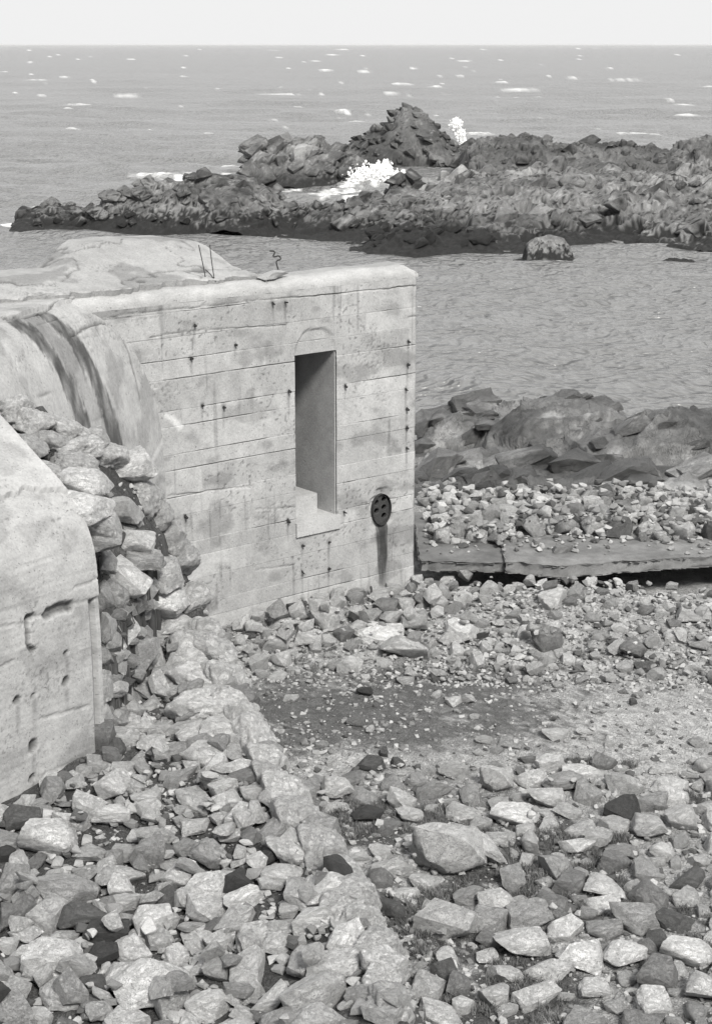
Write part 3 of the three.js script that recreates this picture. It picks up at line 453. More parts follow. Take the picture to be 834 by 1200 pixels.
// ------------------------------------------------------------------ rubble wall: stacked stones set in crumbling mortar along the crest
{
  const R = rng(909), wall = group('rubble_wall', 'stacked rubble wall of rough stones sloping down between the two concrete vaults', 'wall');
  const put = (u, v, w, h, tone, tilt = 0, set = ANGULAR, out = 0.25, near) => {
    const d = sight(u, v); let t = near ?? 9; while (!near && t < 17) { if (EYE + d.y * t < bankAt(d.x * t, d.z * t)[0]) break; t += 0.015; }
    if (t >= 17) { // just above the crest: rest on the nearest part of it
      let bt = 13.5, bd = 9; for (let q = 10; q < 15.5; q += 0.05) { const e = EYE + d.y * q - bankAt(d.x * q, d.z * q)[0]; if (e < bd) { bd = e; bt = q; } } t = bt; }
    const p = at(u, v, t), k = t / 2000, m = mesh('stone', set[Math.floor(R() * set.length)], stoneMat[tone], wall);
    const a = w * k / 2 * 1.08, b = h * k / 2 * 1.15, c = Math.max(a, b) * (0.75 + 0.3 * R());
    m.position.copy(p).addScaledVector(sight(u, v).normalize(), -c * out + 0.05); m.scale.set(a, b, c); m.rotation.set(0.25 * (R() - 0.5), 0.5 * (R() - 0.5), tilt, 'ZYX'); return m;
  };
  const L = [[12, 484, 50, 40, 5, 0.3, LUMPY], [40, 497, 50, 40, 5, -0.3, LUMPY], [48, 487, 18, 22, 1, 0.1], [80, 507, 50, 34, 5, -0.4, LUMPY], [108, 512, 34, 24, 4, 0.3], [86, 526, 64, 32, 5, 0.12, LUMPY], [122, 532, 52, 36, 5, -0.25, LUMPY], [152, 549, 56, 34, 5, 0.3], [62, 518, 44, 30, 4, -0.5, LUMPY],
    [100, 569, 60, 30, 5, -0.12, ANGULAR, 0.2, 12.65], [92, 597, 74, 44, 5, 0.12, ANGULAR, 0.2, 12.4], [74, 582, 28, 16, 4, 0.2, ANGULAR, 0.2, 12.4], [60, 556, 50, 26, 5, -0.5, LUMPY, 0.2, 12.7], [34, 522, 46, 26, 4, -0.6, LUMPY, 0.2, 12.8], [86, 545, 56, 30, 4, -0.2, LUMPY, 0.2, 12.9], [118, 612, 44, 36, 4, 0.1, ANGULAR, 0.2, 12.5], [139, 600, 44, 34, 4, 0.1], [165, 582, 60, 46, 4, -0.7, LUMPY], [182, 600, 40, 40, 4, -0.8, LUMPY], [112, 632, 54, 20, 3, -0.1, ANGULAR, 0.2, 12.5], [158, 636, 54, 32, 5, -0.05], [165, 655, 58, 17, 3, -0.2], [196, 630, 38, 38, 4, -0.7], [190, 674, 54, 34, 4, 0.05], [145, 678, 52, 40, 5, -0.6], [136, 700, 36, 30, 3, -0.6], [192, 704, 64, 34, 5, 0.03],
    [150, 741, 40, 32, 5, 0.4], [187, 744, 36, 30, 4, -0.7], [205, 731, 40, 26, 5, 0.2], [165, 764, 46, 30, 3, 0.5], [212, 753, 36, 28, 4, 0.5], [182, 779, 26, 36, 5, 0.2], [133, 756, 20, 38, 3, -0.2], [140, 781, 18, 18, 4, 0], [157, 787, 30, 22, 3, -0.3], [137, 722, 26, 20, 2, 0.1], [168, 722, 24, 18, 3, -0.3], [134, 808, 30, 22, 5, 0.5], [152, 822, 26, 26, 3, 0.6], [170, 812, 34, 26, 5, -0.3], [178, 836, 36, 24, 4, 0.5], [196, 800, 32, 26, 5, 0.2], [120, 838, 20, 34, 5, -0.1], [133, 846, 28, 26, 5, 0.4], [158, 852, 30, 28, 5, -0.4], [190, 858, 34, 26, 4, 0.1], [212, 786, 34, 40, 5, -0.3], [146, 868, 40, 24, 4, 0], [124, 700, 20, 40, 3, 0.1], [125, 740, 22, 36, 4, -0.2], [123, 772, 20, 34, 3, 0.2], [121, 806, 22, 36, 4, 0], [126, 660, 24, 36, 4, 0.1], [119, 640, 26, 30, 3, 0.2],
    [225, 770, 70, 54, 5, -0.5, LUMPY], [246, 760, 60, 46, 4, -0.7, LUMPY], [238, 742, 40, 50, 5, -0.9, LUMPY], [225, 700, 34, 50, 5, -1.0, LUMPY], [214, 660, 30, 50, 4, -1.1, LUMPY], [208, 640, 30, 30, 4, -0.8, LUMPY], [236, 800, 74, 44, 5, -0.2, LUMPY], [262, 800, 60, 50, 5, -0.8, LUMPY], [240, 832, 80, 48, 5, 0.05, LUMPY], [276, 836, 60, 50, 5, -0.8, LUMPY], [270, 862, 66, 34, 5, -0.1], [298, 872, 60, 50, 5, -0.9, LUMPY], [226, 856, 50, 26, 4, 0.1], [250, 890, 60, 30, 4, -0.1], [292, 903, 64, 24, 5, -0.15], [316, 912, 50, 40, 4, -0.9, LUMPY], [206, 886, 44, 26, 3, 0.3], [215, 818, 44, 34, 4, 0.2, LUMPY],
    [346, 960, 60, 60, 4, -0.9, LUMPY], [374, 992, 60, 60, 4, -0.9, LUMPY], [410, 1060, 56, 70, 4, -1.1, LUMPY], [440, 1120, 50, 70, 4, -1.1, LUMPY], [456, 1180, 50, 60, 4, -1.2, LUMPY], [332, 930, 60, 60, 5, -0.9, LUMPY], [360, 972, 54, 50, 5, -0.9, LUMPY], [386, 1012, 50, 56, 4, -1.0, LUMPY], [402, 1030, 50, 50, 5, -1.0, LUMPY], [424, 1088, 50, 60, 5, -1.1, LUMPY], [450, 1150, 46, 56, 5, -1.1, LUMPY], [310, 890, 50, 50, 5, -0.9, LUMPY], [284, 850, 50, 50, 5, -0.9, LUMPY], [395, 1045, 84, 40, 5, -0.1], [350, 1000, 70, 40, 5, -0.5, LUMPY]];
  for (const l of L) put(...l);
  // smaller wedges and crumbs between them
  for (let i = 0; i < 190; i++) { const k = R(), u = mix(118, 250, k) + 40 * (R() - 0.5), v = mix(600, 900, Math.pow(R(), 0.8)); const lim = 150 + (v - 540) * 0.5; if (u > lim - 14 || (u < 128 && v < 860)) continue; put(u, v, 10 + 18 * R(), 8 + 12 * R(), pick(R, [0, 1, 2, 3, 4, 3]), 1.4 * (R() - 0.5), CHIPS, 0.1); }
}

// ------------------------------------------------------------------ loose stones
const fromPix = (u, v, fn = landY) => { const d = sight(u, v); let t = 7; while (t < 30 && EYE + d.y * t > fn(d.x * t, d.z * t)) t += 0.015; return [d.x * t, d.z * t, t]; };
const HEAP_GROUP = 'loose stones of the rubble heap below the near vault', FIELD_GROUP = 'stones strewn over the rough ground', FOOT_GROUP = 'stones piled at the foot of the bunker wall', BANK_GROUP = 'stones on the earth bank before the concrete slab';
const hero = (list, name, grp, seed) => { const R = rng(seed); for (const [u, v, w, hg, tone, label, gi, yaw] of list) { const [x, z, t] = fromPix(u, v + w * 0.1); const s = stone(name, ANGULAR, x, z, w * t / 2000 * 1.0, { hgt: hg * 0.85, dep: 0.85, tone, R, yaw: yaw ?? (R() - 0.5) * 0.8, label, group: grp, sink: 0.02, gi }); (heroes[name] ??= []).push({ x, z, label }); } };
hero([
  [60, 990, 74, 0.62, 5, 'large pale blocky stone in the heap close below the near vault'], [20, 1040, 46, 0.9, 3, 'square mid-grey block at the edge of the heap below the vault'], [8, 1003, 30, 0.8, 0, 'dark block beside the large pale stone below the vault'], [82, 1048, 80, 0.5, 3, 'wide flat grey slab lying below the large pale stone'], [64, 1130, 82, 0.6, 5, 'biggest pale boulder low in the heap beside dark stones', 7, 0.5], [176, 1156, 96, 0.5, 5, 'broad pale slab tilted over the bottom stones of the heap'], [98, 1078, 66, 0.5, 1, 'dark flat stone between two pale boulders in the heap'], [126, 1096, 56, 0.6, 0, 'blackish angular stone under the dark flat stone in the heap'], [121, 1122, 38, 0.7, 0, 'small blackish block beside the biggest pale boulder'], [110, 1160, 40, 0.7, 1, 'dark stone low beside the broad pale slab'], [176, 1088, 48, 0.95, 6, 'rounded pale stone in the middle of the heap'],
  [118, 872, 40, 1.0, 2, 'dark-sided cube of stone against the foot of the near vault'], [101, 948, 42, 0.7, 5, 'pale pointed stone just clear of the vault foot'], [134, 930, 44, 0.9, 5, 'pale upright stone in the heap right of the vault foot'], [64, 918, 34, 0.5, 6, 'small white stone touching the foot of the near vault'], [24, 962, 46, 0.6, 1, 'dark broken stone against the foot of the near vault'], [142, 1030, 60, 0.5, 4, 'long grey stone in the middle of the heap'], [178, 1010, 40, 1.2, 3, 'tall leaning grey stone in the middle of the heap'], [212, 1035, 40, 1.0, 5, 'leaning pale splinter of stone in the heap'], [248, 1045, 60, 0.5, 5, 'pale flat stone between smaller stones on the heap'], [290, 1055, 56, 0.45, 6, 'whitish flat stone on the right flank of the heap'], [240, 1070, 56, 0.6, 5, 'pale wedge stone lying right of the rounded pale stone'], [280, 965, 46, 0.7, 5, 'pale stone under the rubble wall end'], [258, 1110, 40, 0.7, 5, 'squarish pale stone low in the heap'], [255, 1145, 36, 1.0, 4, 'upright grey block low in the heap'], [208, 1182, 56, 0.9, 4, 'grey upright stone at the bottom of the heap'], [372, 1170, 80, 0.6, 4, 'large grey stone low on the right flank of the heap'], [395, 1140, 70, 0.5, 5, 'wide pale stone on the flank of the heap above the large grey one'], [325, 1110, 40, 0.6, 5, 'small pale stone on the right flank of the heap'], [20, 1165, 40, 0.7, 4, 'grey stone in the bottom corner of the heap'], [80, 1100, 30, 0.6, 4, 'small grey stone above the biggest pale boulder'], [10, 1108, 30, 0.6, 6, 'small white stone beside the biggest pale boulder'],
], 'rubble_stone', 'loose stones of the rubble heap', 31);
hero([
  [524, 1008, 92, 0.8, 4, 'largest pitted boulder on the rough ground, dark hollow beneath it', 10, 0.3], [604, 956, 62, 0.4, 6, 'pale flat stone tilted on the grass behind the largest boulder'], [468, 940, 40, 0.6, 5, 'round pale stone on the turf behind the largest boulder'], [728, 952, 44, 0.6, 0, 'black stone lying among pale stones on the turf'], [430, 955, 40, 0.5, 0, 'black slab beside the rubble bank'], [580, 920, 42, 0.9, 5, 'pale upright stone at the edge of the sandy track'], [640, 938, 46, 0.6, 5, 'pale wedge of stone close to the sandy track'], [684, 906, 56, 0.25, 5, 'long thin slab at the edge of the sandy track'], [660, 918, 50, 0.5, 3, 'grey stone below the long thin slab'], [396, 928, 40, 0.8, 5, 'pale block next to the rubble wall end'], [524, 1082, 74, 0.6, 4, 'broad grey boulder in the turf below the largest boulder'], [622, 1076, 62, 0.5, 3, 'squared grey block in the turf'], [612, 1108, 66, 0.5, 5, 'pale rounded slab below the squared grey block'], [678, 1124, 64, 0.6, 6, 'bright pale boulder beside a similar one low on the ground'], [730, 1120, 56, 0.55, 6, 'second bright pale boulder, next to the dark-faced block'], [806, 1120, 66, 0.5, 6, 'wide pale slab low at the edge of the ground'], [746, 1080, 60, 0.6, 3, 'dark-faced grey block standing in the turf'], [768, 1148, 52, 0.9, 2, 'dark upright block between bright pale boulders'], [764, 1178, 54, 0.6, 6, 'pale rounded stone at the very bottom of the ground'], [822, 1165, 50, 0.9, 5, 'tall pale stone in the bottom corner of the ground'], [706, 1040, 56, 0.4, 5, 'pale triangular slab lying on the turf'], [760, 975, 44, 0.8, 4, 'grey block leaning beside the turf edge'], [798, 966, 40, 1.0, 5, 'pale leaning block beyond the turf'], [774, 1000, 36, 0.7, 6, 'pale stone beneath the leaning grey block'], [700, 985, 40, 0.6, 4, 'grey stone with a flat top right of the flat tilted stone'], [460, 1020, 50, 0.4, 4, 'low flat stone beside the largest boulder'], [580, 1170, 40, 0.7, 5, 'pale cobble low on the ground, beside dark turf'], [540, 1180, 36, 0.7, 6, 'small bright stone low on the ground, beside dark turf'],
  [650, 860, 34, 0.4, 5, 'small pale stone lying alone on the track'], [683, 858, 20, 0.4, 6, 'small white stone lying alone on the dark soil'], [597, 870, 30, 0.3, 3, 'low grey stone in the middle of the track'],
], 'field_stone', 'stones strewn over the rough ground', 32);
hero([
  [385, 730, 46, 0.9, 4, 'tall grey slab leaning on the bunker wall foot'], [334, 735, 38, 0.5, 5, 'long pale stone lying at the bunker wall foot'], [448, 742, 60, 0.3, 6, 'white flat slab sloping against the bunker wall foot'], [475, 762, 62, 0.5, 4, 'smooth grey boulder in front of the white flat slab'], [484, 735, 34, 0.8, 4, 'rough stone at the bunker corner'], [496, 708, 36, 0.9, 2, 'dark-faced stone at the bunker corner'], [514, 712, 28, 1.0, 4, 'grey stone leaning on the dark-faced stone'], [364, 752, 36, 0.6, 5, 'pale block in front of the leaning grey slab'], [410, 785, 26, 0.9, 6, 'small white stone below the wall foot pile'], [428, 812, 22, 0.6, 0, 'small black stone on the damp soil'], [325, 760, 30, 0.8, 4, 'grey block below the long pale stone'],
], 'wall_foot_stone', 'stones piled at the foot of the bunker wall', 33);
hero([
  [655, 688, 34, 0.9, 2, 'dark stone just below the edge of the broken slab'], [640, 757, 40, 0.9, 2, 'dark wedge of stone standing on the earth bank'], [740, 765, 34, 0.9, 2, 'dark block standing low on the earth bank'], [820, 757, 28, 0.6, 4, 'rounded stone on the earth bank near the picture edge'], [648, 700, 40, 0.5, 6, 'white stone under the thin timber on the bank'], [755, 712, 14, 1.6, 6, 'upright white sliver on the bank'], [775, 718, 26, 0.5, 5, 'pale flat stone beside the upright sliver'], [815, 722, 44, 0.4, 4, 'flat slab high on the earth bank'], [540, 745, 40, 0.9, 6, 'bright pale stone on the bank near the bunker corner'], [698, 760, 22, 0.8, 4, 'grey stone in the middle of the bank']
], 'bank_stone', 'stones on the earth bank before the concrete slab', 34);
const RS = rng(4242);
const sizeOf = (R, lo, hi, p = 2.2) => lo + (hi - lo) * Math.pow(R(), p);
const minor = { rubble: [], field: [], foot: [] };
// the heap
{
  const cand = []; for (let i = 0; i < 5200; i++) { const x = mix(-3.3, 0.45, RS()), z = -mix(8.0, 13.6, RS()); const [y, l, st] = bankAt(x, z); if (l < -0.02 || !vaultFree(x, z)) continue; if (y > 1.25) continue; cand.push([x, z, sizeOf(RS, 0.05, 0.30, 1.9)]); }
  cand.sort((a, b) => b[2] - a[2]); let n = 0; const put = [];
  for (const [x, z, w] of cand) {
    if (put.some(p => Math.hypot(p[0] - x, p[1] - z) < 0.40 * (p[2] + w)) || stonesAt.some(p => Math.hypot(p[0] - x, p[1] - z) < 0.55 * p[2] + 0.35 * w)) { if (w > 0.2 || RS() < 0.6) continue; }
    if (stonesAt.some(p => p[2] > 0.75 * w && Math.hypot(p[0] - x, p[1] - z) < 0.8 * p[2])) continue;
    if (n >= 300) { minor.rubble.push([x, z, w]); continue; }
    put.push([x, z, w]); n++; const big = w > 0.19;
    const t = pick(RS, [0.02, 0.035, 0.09, 0.18, 0.34, 0.42, 0.18]);
    stone('rubble_stone', ANGULAR, x, z, w, { R: RS, tone: t, hgt: 0.28 + 0.36 * RS(), dep: 0.6 + 0.35 * RS(), sink: 0.08, label: `${big ? 'middling' : 'small'} ${t < 2 ? 'dark' : t < 4 ? 'grey' : 'pale'} broken stone in the loose heap below the near vault`, group: `${big ? 'middling' : 'small'} ${t < 2 ? 'dark' : t < 4 ? 'grey' : 'pale'} stones of the rubble heap` });
  }
}
// the rough ground on the right
{
  const cand = []; for (let i = 0; i < 9500; i++) { const x = mix(-1.2, 4.6, RS()), z = -mix(8.8, 16.4, RS()); if (Math.abs(x) > -z * 0.215 + 0.3) continue; const [by, l] = bankAt(x, z); if (by > groundY(x, z) + 0.02) continue; const d = -z;
    const patch = fbm(x * 0.8, z * 0.8, 33, 3); let dens = d < 13.0 ? 0.85 + 1.0 * patch : d < 13.5 ? 0.5 : d < 15.3 ? 0.05 : 0.3; if (l < 0 && l > -1.5) dens *= 0.4; if (RS() > dens) continue; if (!wallFree(x, z, 0.2)) continue; cand.push([x, z, d < 13.4 ? sizeOf(RS, 0.06, 0.32, 2.0) : sizeOf(RS, 0.04, 0.2, 3)]); }
  cand.sort((a, b) => b[2] - a[2]); let n = 0; const put = [];
  for (const [x, z, w] of cand) {
    if (put.some(p => Math.hypot(p[0] - x, p[1] - z) < 0.42 * (p[2] + w)) || stonesAt.some(p => Math.hypot(p[0] - x, p[1] - z) < 0.6 * p[2] + 0.4 * w)) continue;
    if (n >= 300) { minor.field.push([x, z, w]); continue; }
    put.push([x, z, w]); n++; const t = pick(RS, [0.02, 0.04, 0.12, 0.22, 0.35, 0.35, 0.15]), sz = w > 0.24 ? 'large' : w > 0.15 ? 'middling' : 'small', tn = t < 2 ? 'dark' : t < 4 ? 'grey' : 'pale';
    stone('field_stone', RS() < 0.3 ? ROUND : ANGULAR, x, z, w, { R: RS, tone: t, hgt: 0.32 + 0.34 * RS(), dep: 0.6 + 0.35 * RS(), sink: 0.32, label: `${sz} ${tn} stone lying in the turf of the rough ground`, group: `${sz} ${tn} stones strewn over the rough ground` });
  }
}
// the foot of the wall and the earth bank
{
  const cand = []; for (let i = 0; i < 900; i++) { const s = mix(-0.4, 3.0, RS()), w = 0.1 + 1.0 * Math.pow(RS(), 1.3), p = P0.clone().addScaledVector(ER, -s).addScaledVector(NW, w); cand.push([p.x, p.z, sizeOf(RS, 0.05, 0.25, 2.2)]); }
  cand.sort((a, b) => b[2] - a[2]); let n = 0; const put = [];
  for (const [x, z, w] of cand) { if (!wallFree(x, z, w / 2) || put.some(p => Math.hypot(p[0] - x, p[1] - z) < 0.4 * (p[2] + w)) || bankAt(x, z)[0] > groundY(x, z) + 0.1) continue; if (n >= 70) { minor.foot.push([x, z, w]); continue; } put.push([x, z, w]); n++; const t = pick(RS, [0.02, 0.04, 0.1, 0.22, 0.35, 0.35, 0.15]), tn = t < 2 ? 'dark' : t < 4 ? 'grey' : 'pale';
    stone('wall_foot_stone', ANGULAR, x, z, w, { R: RS, tone: t, hgt: 0.5 + 0.4 * RS(), label: `${w > 0.17 ? 'larger' : 'small'} ${tn} stone in the pile along the bunker wall foot`, group: `${w > 0.17 ? 'larger' : 'small'} ${tn} stones along the bunker wall foot` }); }
  const cb = []; for (let i = 0; i < 1500; i++) { const x = mix(0.5, 4.6, RS()), z = -mix(15.3, 18.0, RS()); if (!wallFree(x, z, 0.15)) continue; cb.push([x, z, sizeOf(RS, 0.04, 0.2, 3)]); }
  cb.sort((a, b) => b[2] - a[2]); n = 0; put.length = 0;
  for (const [x, z, w] of cb) { if (put.some(p => Math.hypot(p[0] - x, p[1] - z) < 0.5 * (p[2] + w))) continue; if (n >= 100) { minor.foot.push([x, z, w]); continue; } put.push([x, z, w]); n++; const t = pick(RS, [0.02, 0.04, 0.12, 0.3, 0.35, 0.3, 0.15]), tn = t < 2 ? 'dark' : t < 4 ? 'grey' : 'pale';
    stone('bank_stone', ANGULAR, x, z, w, { R: RS, tone: t, sink: 0.25, hgt: 0.45 + 0.4 * RS(), label: `${w > 0.13 ? 'larger' : 'small'} ${tn} stone bedded in the earth bank before the slab`, group: `${w > 0.13 ? 'larger' : 'small'} ${tn} stones of the earth bank` }); }
}
// each loose stone is told by its size and tone and by the marked stone it lies next to
for (const k of Object.keys(heroes)) { const n = {}; for (const h of heroes[k]) { h.phrase = h.label.split(/ (?:in|close|at|beside|lying|low|tilted|between|under|against|just|right|on|behind|below|next|standing|leaning|near|with|over|touching|high|bedded|sloping) /)[0].split(',')[0]; n[h.phrase] = (n[h.phrase] ?? 0) + 1; } heroes[k] = heroes[k].filter(h => n[h.phrase] === 1 && h.phrase.split(' ').length > 2); }
for (const { m, x, z, name } of minors) { let b = null, bd = 1e9; for (const h of heroes[name]) { const d = Math.hypot(h.x - x, h.z - z); if (d < bd) { bd = d; b = h; } } const dx = x - b.x, dz = z - b.z, dir = Math.abs(dx) > Math.abs(dz) ? (dx < 0 ? 'left of' : 'right of') : dz < 0 ? 'behind' : 'in front of';
  const what = m.userData.label.split(' ').slice(0, 2).join(' '); b.phrase = b.phrase.split(' ').slice(0, 6).join(' '); m.userData.label = `${what} ${{ rubble_stone: 'heap stone', field_stone: 'stone in the turf', wall_foot_stone: 'wall-foot stone', bank_stone: 'bank stone' }[name]} ${dir} the ${b.phrase}${bd > 0.8 ? ', farther off' : bd < 0.35 ? ', close by' : ''}`; }
// the small stuff: stones too many to count
function scatter(name, geo, mat, list, h, label, settle) {
  const im = new THREE.InstancedMesh(geo, mat, list.length); im.name = numbered(name); const R = rng(name.length * 77 + list.length), o = new THREE.Object3D(), c = new THREE.Color(); im.castShadow = im.receiveShadow = true;
  list.forEach(([x, z, w], i) => { const a = w / 2, b = a * (0.35 + 0.4 * R()), yaw = R() * 6.28; const y = settle ? h.drop(x, z, a, b, a * 0.8, yaw, 0.1, R)[0] : (h ? Math.min(h.get(x, z), landY(x, z) + w * 0.5) : landY(x, z)) + b * 0.3; o.position.set(x, y, z); o.rotation.set(0.8 * (R() - 0.5), yaw, 0.8 * (R() - 0.5), 'YXZ'); o.scale.set(a, b, a * (0.6 + 0.4 * R())); o.updateMatrix(); im.setMatrixAt(i, o.matrix); const k = R(), v = k < 0.15 ? 0.08 : 0.16 + 0.3 * R(); im.setColorAt(i, c.setRGB(v, v, v)); });
  scene.add(im); return tag(im, label, 'gravel', null, 'stuff');
}
const white = grey(1, { map: texGranite });
{
  const R = rng(71), spread = (l, n) => l.filter((_, i) => i % Math.max(1, Math.floor(l.length / n)) === 0), low = ([x, z, w]) => heap.get(x, z) < landY(x, z) + 0.16, bits = [...spread(minor.rubble, 1500).filter(low), ...minor.field, ...minor.foot];
  const half = [[], [], []]; bits.forEach((b, i) => half[i % 3].push(b));
  half.forEach((l, i) => scatter('small_stones', CHIPS[i], white, l, heap, 'small stones filling the gaps of heap and ground', true));
  const gr = [[], []];
  for (let i = 0; i < 40000; i++) { const x = mix(-1.8, 4.6, R()), z = -mix(9, 18, R()), d = -z; const dens = d > 15.2 ? 1 : d > 13 ? 0.2 + 0.6 * Math.max(0, N(x, z, 4)) : 0.45; if (R() > dens || !wallFree(x, z, 0.02)) continue; gr[i % 2].push([x, z, 0.012 + 0.05 * Math.pow(R(), 3)]); }
  for (let i = 0; i < 3200; i++) { const x = mix(-3.4, 0.5, R()), z = -mix(8, 14.4, R()); if (!vaultFree(x, z)) continue; gr[i % 2].push([x, z, 0.02 + 0.06 * Math.pow(R(), 2)]); }
  gr.forEach((l, i) => scatter('gravel', SMALL[3 + i], white, l, heap, 'loose gravel and crumbs lying over the ground'));
}
// turf: short dry blades in tufts
{
  const R = rng(313), blades = []; for (let k = 0; k < 16; k++) { const h = 0.015 + 0.04 * R() * R() + 0.01, w = 0.0018, a = R() * 6.28, lean = 0.01 + 0.045 * R(), ox = 0.05 * (R() - 0.5), oz = 0.05 * (R() - 0.5), ca = Math.cos(a), sa = Math.sin(a); const g = new THREE.BufferGeometry(); const P = [[-w, 0, 0], [w, 0, 0], [-w * 0.7, h * 0.6, lean * 0.4], [w * 0.7, h * 0.6, lean * 0.4], [0, h, lean]].map(([x, y, z]) => [ox + ca * x - sa * z, y, oz + sa * x + ca * z]); g.setAttribute('position', new THREE.Float32BufferAttribute(P.flat(), 3)); g.setIndex([0, 1, 2, 1, 3, 2, 2, 3, 4]); g.computeVertexNormals(); blades.push(g); }
  const tuft = mergeGeometries(blades), list = [];
  for (let i = 0; i < 140000 && list.length < 13000; i++) { const x = mix(-0.9, 4.4, R()), z = -mix(8.8, 13.8, R()); const n = fbm(x * 1.1, z * 1.1, 3, 4) + 0.5 * fbm(x * 4, z * 4, 6, 3); if (n < 0.1 + 0.2 * ss(11.8, 13.4, -z)) continue; if (heap.get(x, z) > landY(x, z) + 0.03 || bankAt(x, z)[0] > groundY(x, z) + 0.05) continue; list.push([x, z]); }
  for (let i = 0; i < 500; i++) { const s = mix(-0.1, 2.9, R()), w = 0.05 + 1.3 * R(), p = P0.clone().addScaledVector(ER, -s).addScaledVector(NW, w); if (N(p.x * 2, p.z * 2, 5) > 0.1) list.push([p.x, p.z]); }
  const im = new THREE.InstancedMesh(tuft, grey(1, { roughness: 0.9 }), list.length), o = new THREE.Object3D(), c = new THREE.Color(); im.name = 'grass'; im.castShadow = im.receiveShadow = true;
  list.forEach(([x, z], i) => { o.position.set(x, landY(x, z) - 0.005, z); o.rotation.set(0, R() * 6.28, 0); o.scale.setScalar(0.45 + 1.5 * Math.pow(R(), 5)); o.updateMatrix(); im.setMatrixAt(i, o.matrix); const v = 0.06 + 0.2 * R() * R(); im.setColorAt(i, c.setRGB(v, v, v)); });
  scene.add(im); tag(im, 'short dry turf growing between the stones', 'grass', null, 'stuff');
}

// ------------------------------------------------------------------ broken concrete slabs at the head of the shore
function slabThing(name, label, plan, top, thick, seed, tone) {       // plan: outline in x, depth
  const sh = new THREE.Shape(); const R = rng(seed); const pts = [];
  for (let i = 0; i < plan.length; i++) { const a = plan[i], b = plan[(i + 1) % plan.length], n = Math.max(2, Math.round(Math.hypot(b[0] - a[0], b[1] - a[1]) / 0.05)); for (let k = 0; k < n; k++) { const t = k / n, x = mix(a[0], b[0], t), d = mix(a[1], b[1], t); pts.push([x + 0.03 * N(x * 6, d * 6, seed), d + 0.05 * N(x * 2.4, d * 2.4, seed + 2) + 0.06 * N(x * 11, d * 11, seed + 4)]); } }
  const inside = (x, y) => { let c = false; for (let i = 0, j = pts.length - 1; i < pts.length; j = i++) if ((pts[i][1] > y) !== (pts[j][1] > y) && x < (pts[j][0] - pts[i][0]) * (y - pts[i][1]) / (pts[j][1] - pts[i][1]) + pts[i][0]) c = !c; return c; };
  const xs = pts.map(p => p[0]), ds = pts.map(p => p[1]);
  const X = span(Math.min(...xs) - 0.02, Math.max(...xs) + 0.02, 0.03), D = span(Math.min(...ds) - 0.02, Math.max(...ds) + 0.02, 0.03);
  const col = (x, d) => tone * (1 + 0.7 * fbm(x * 2, d * 2, seed, 4) + 0.6 * fbm(x * 9, d * 9, seed, 2));
  const topG = sheet(X, D, (x, d) => ({ p: V(x, top(x, d) + 0.03 * fbm(x * 4, d * 4, seed, 4) + 0.02 * fbm(x * 14, d * 14, seed, 2), -d), c: col(x, d), uv: [x * 0.6, d * 0.6] }), (x, d) => !inside(x, d));
  const ring = [...pts, pts[0]], rim = sheet(ring.map((_, i) => i), [0, 0.12, 0.4, 0.7, 1], (i, k) => { const [x, d] = ring[i]; const out = k === 0 ? 0.0 : -0.02 + 0.04 * N(x * 5, k * 4, d * 5); const cx = (Math.min(...xs) + Math.max(...xs)) / 2, cd = (Math.min(...ds) + Math.max(...ds)) / 2, L = Math.hypot(cx - x, cd - d) || 1; return { p: V(x - out * (cx - x) / L, top(x, d) + 0.012 - k * (thick + 0.03 * N(x * 3, d * 3)), -(d - out * (cd - d) / L)), c: tone * 1.25 * (1 + 0.5 * fbm(x * 9, k * 3, d * 9, 3)), uv: [i * 0.03, k * 0.1] }; });
  const bot = sheet(X, D, (x, d) => ({ p: V(x, top(x, d) - thick * 0.9, -d), c: tone, uv: [x, d] }), (x, d) => !inside(x, d), true);
  const m = mesh(name, mergeGeometries([topG, rim, bot]), conc); return tag(m, label, 'slab');
}
const slabTopL = (x, d) => 0.31 + 0.02 * (d - 18), slabTopR = (x, d) => 0.35 + 0.02 * N(x * 0.8, 3) + 0.02 * (d - 18);
slabThing('concrete_slab', 'smooth broken concrete slab over a dark hollow beside the bunker corner', [[0.72, 18.25], [1.72, 18.2], [1.72, 20.2], [0.7, 20.2]], slabTopL, 0.11, 5, 0.15);
slabThing('concrete_slab', 'long rough concrete slab with a crumbling edge below the cobbles', [[1.66, 18.15], [2.3, 18.0], [3.2, 18.15], [4.2, 18.4], [6.5, 18.6], [6.5, 20.4], [1.66, 20.4]], slabTopR, 0.13, 8, 0.19);
const slabY = (x, d) => (d > 18.3 && d < 20.35 && x > 0.72) ? Math.max(x < 1.62 ? slabTopL(x, d) : slabTopR(x, d), groundY(x, -d)) : groundY(x, -d);
// timber ends on the bank
for (const [u, v, len, yaw, r, label] of [[675, 705, 0.36, 0.12, 0.018, 'thin weathered timber lying on the earth bank over a white stone'], [570, 688, 0.3, 0.9, 0.02, 'short timber leaning up to the edge of the smooth slab'], [528, 835, 0.2, 0.5, 0.008, 'thin twig lying on the dark soil of the track']]) { const [x, z] = fromPix(u, v, groundY); const g = new THREE.BoxGeometry(len, r * 1.4, r * 2, 12, 2, 2), p = g.attributes.position; for (let i = 0; i < p.count; i++) p.setXYZ(i, p.getX(i), p.getY(i) + 0.3 * r * N(p.getX(i) * 9, 1), p.getZ(i) + 0.5 * r * N(p.getX(i) * 7, 5)); g.computeVertexNormals(); const m = mesh('driftwood_stick', g, grey(0.13, { bumpMap: texGranite, bumpScale: 0.004 })); m.position.set(x, heap.get(x, z) + r, z); m.rotation.set(0.1, yaw, 0.06 + (yaw > 0.8 ? 0.3 : 0)); tag(m, label, 'timber'); }

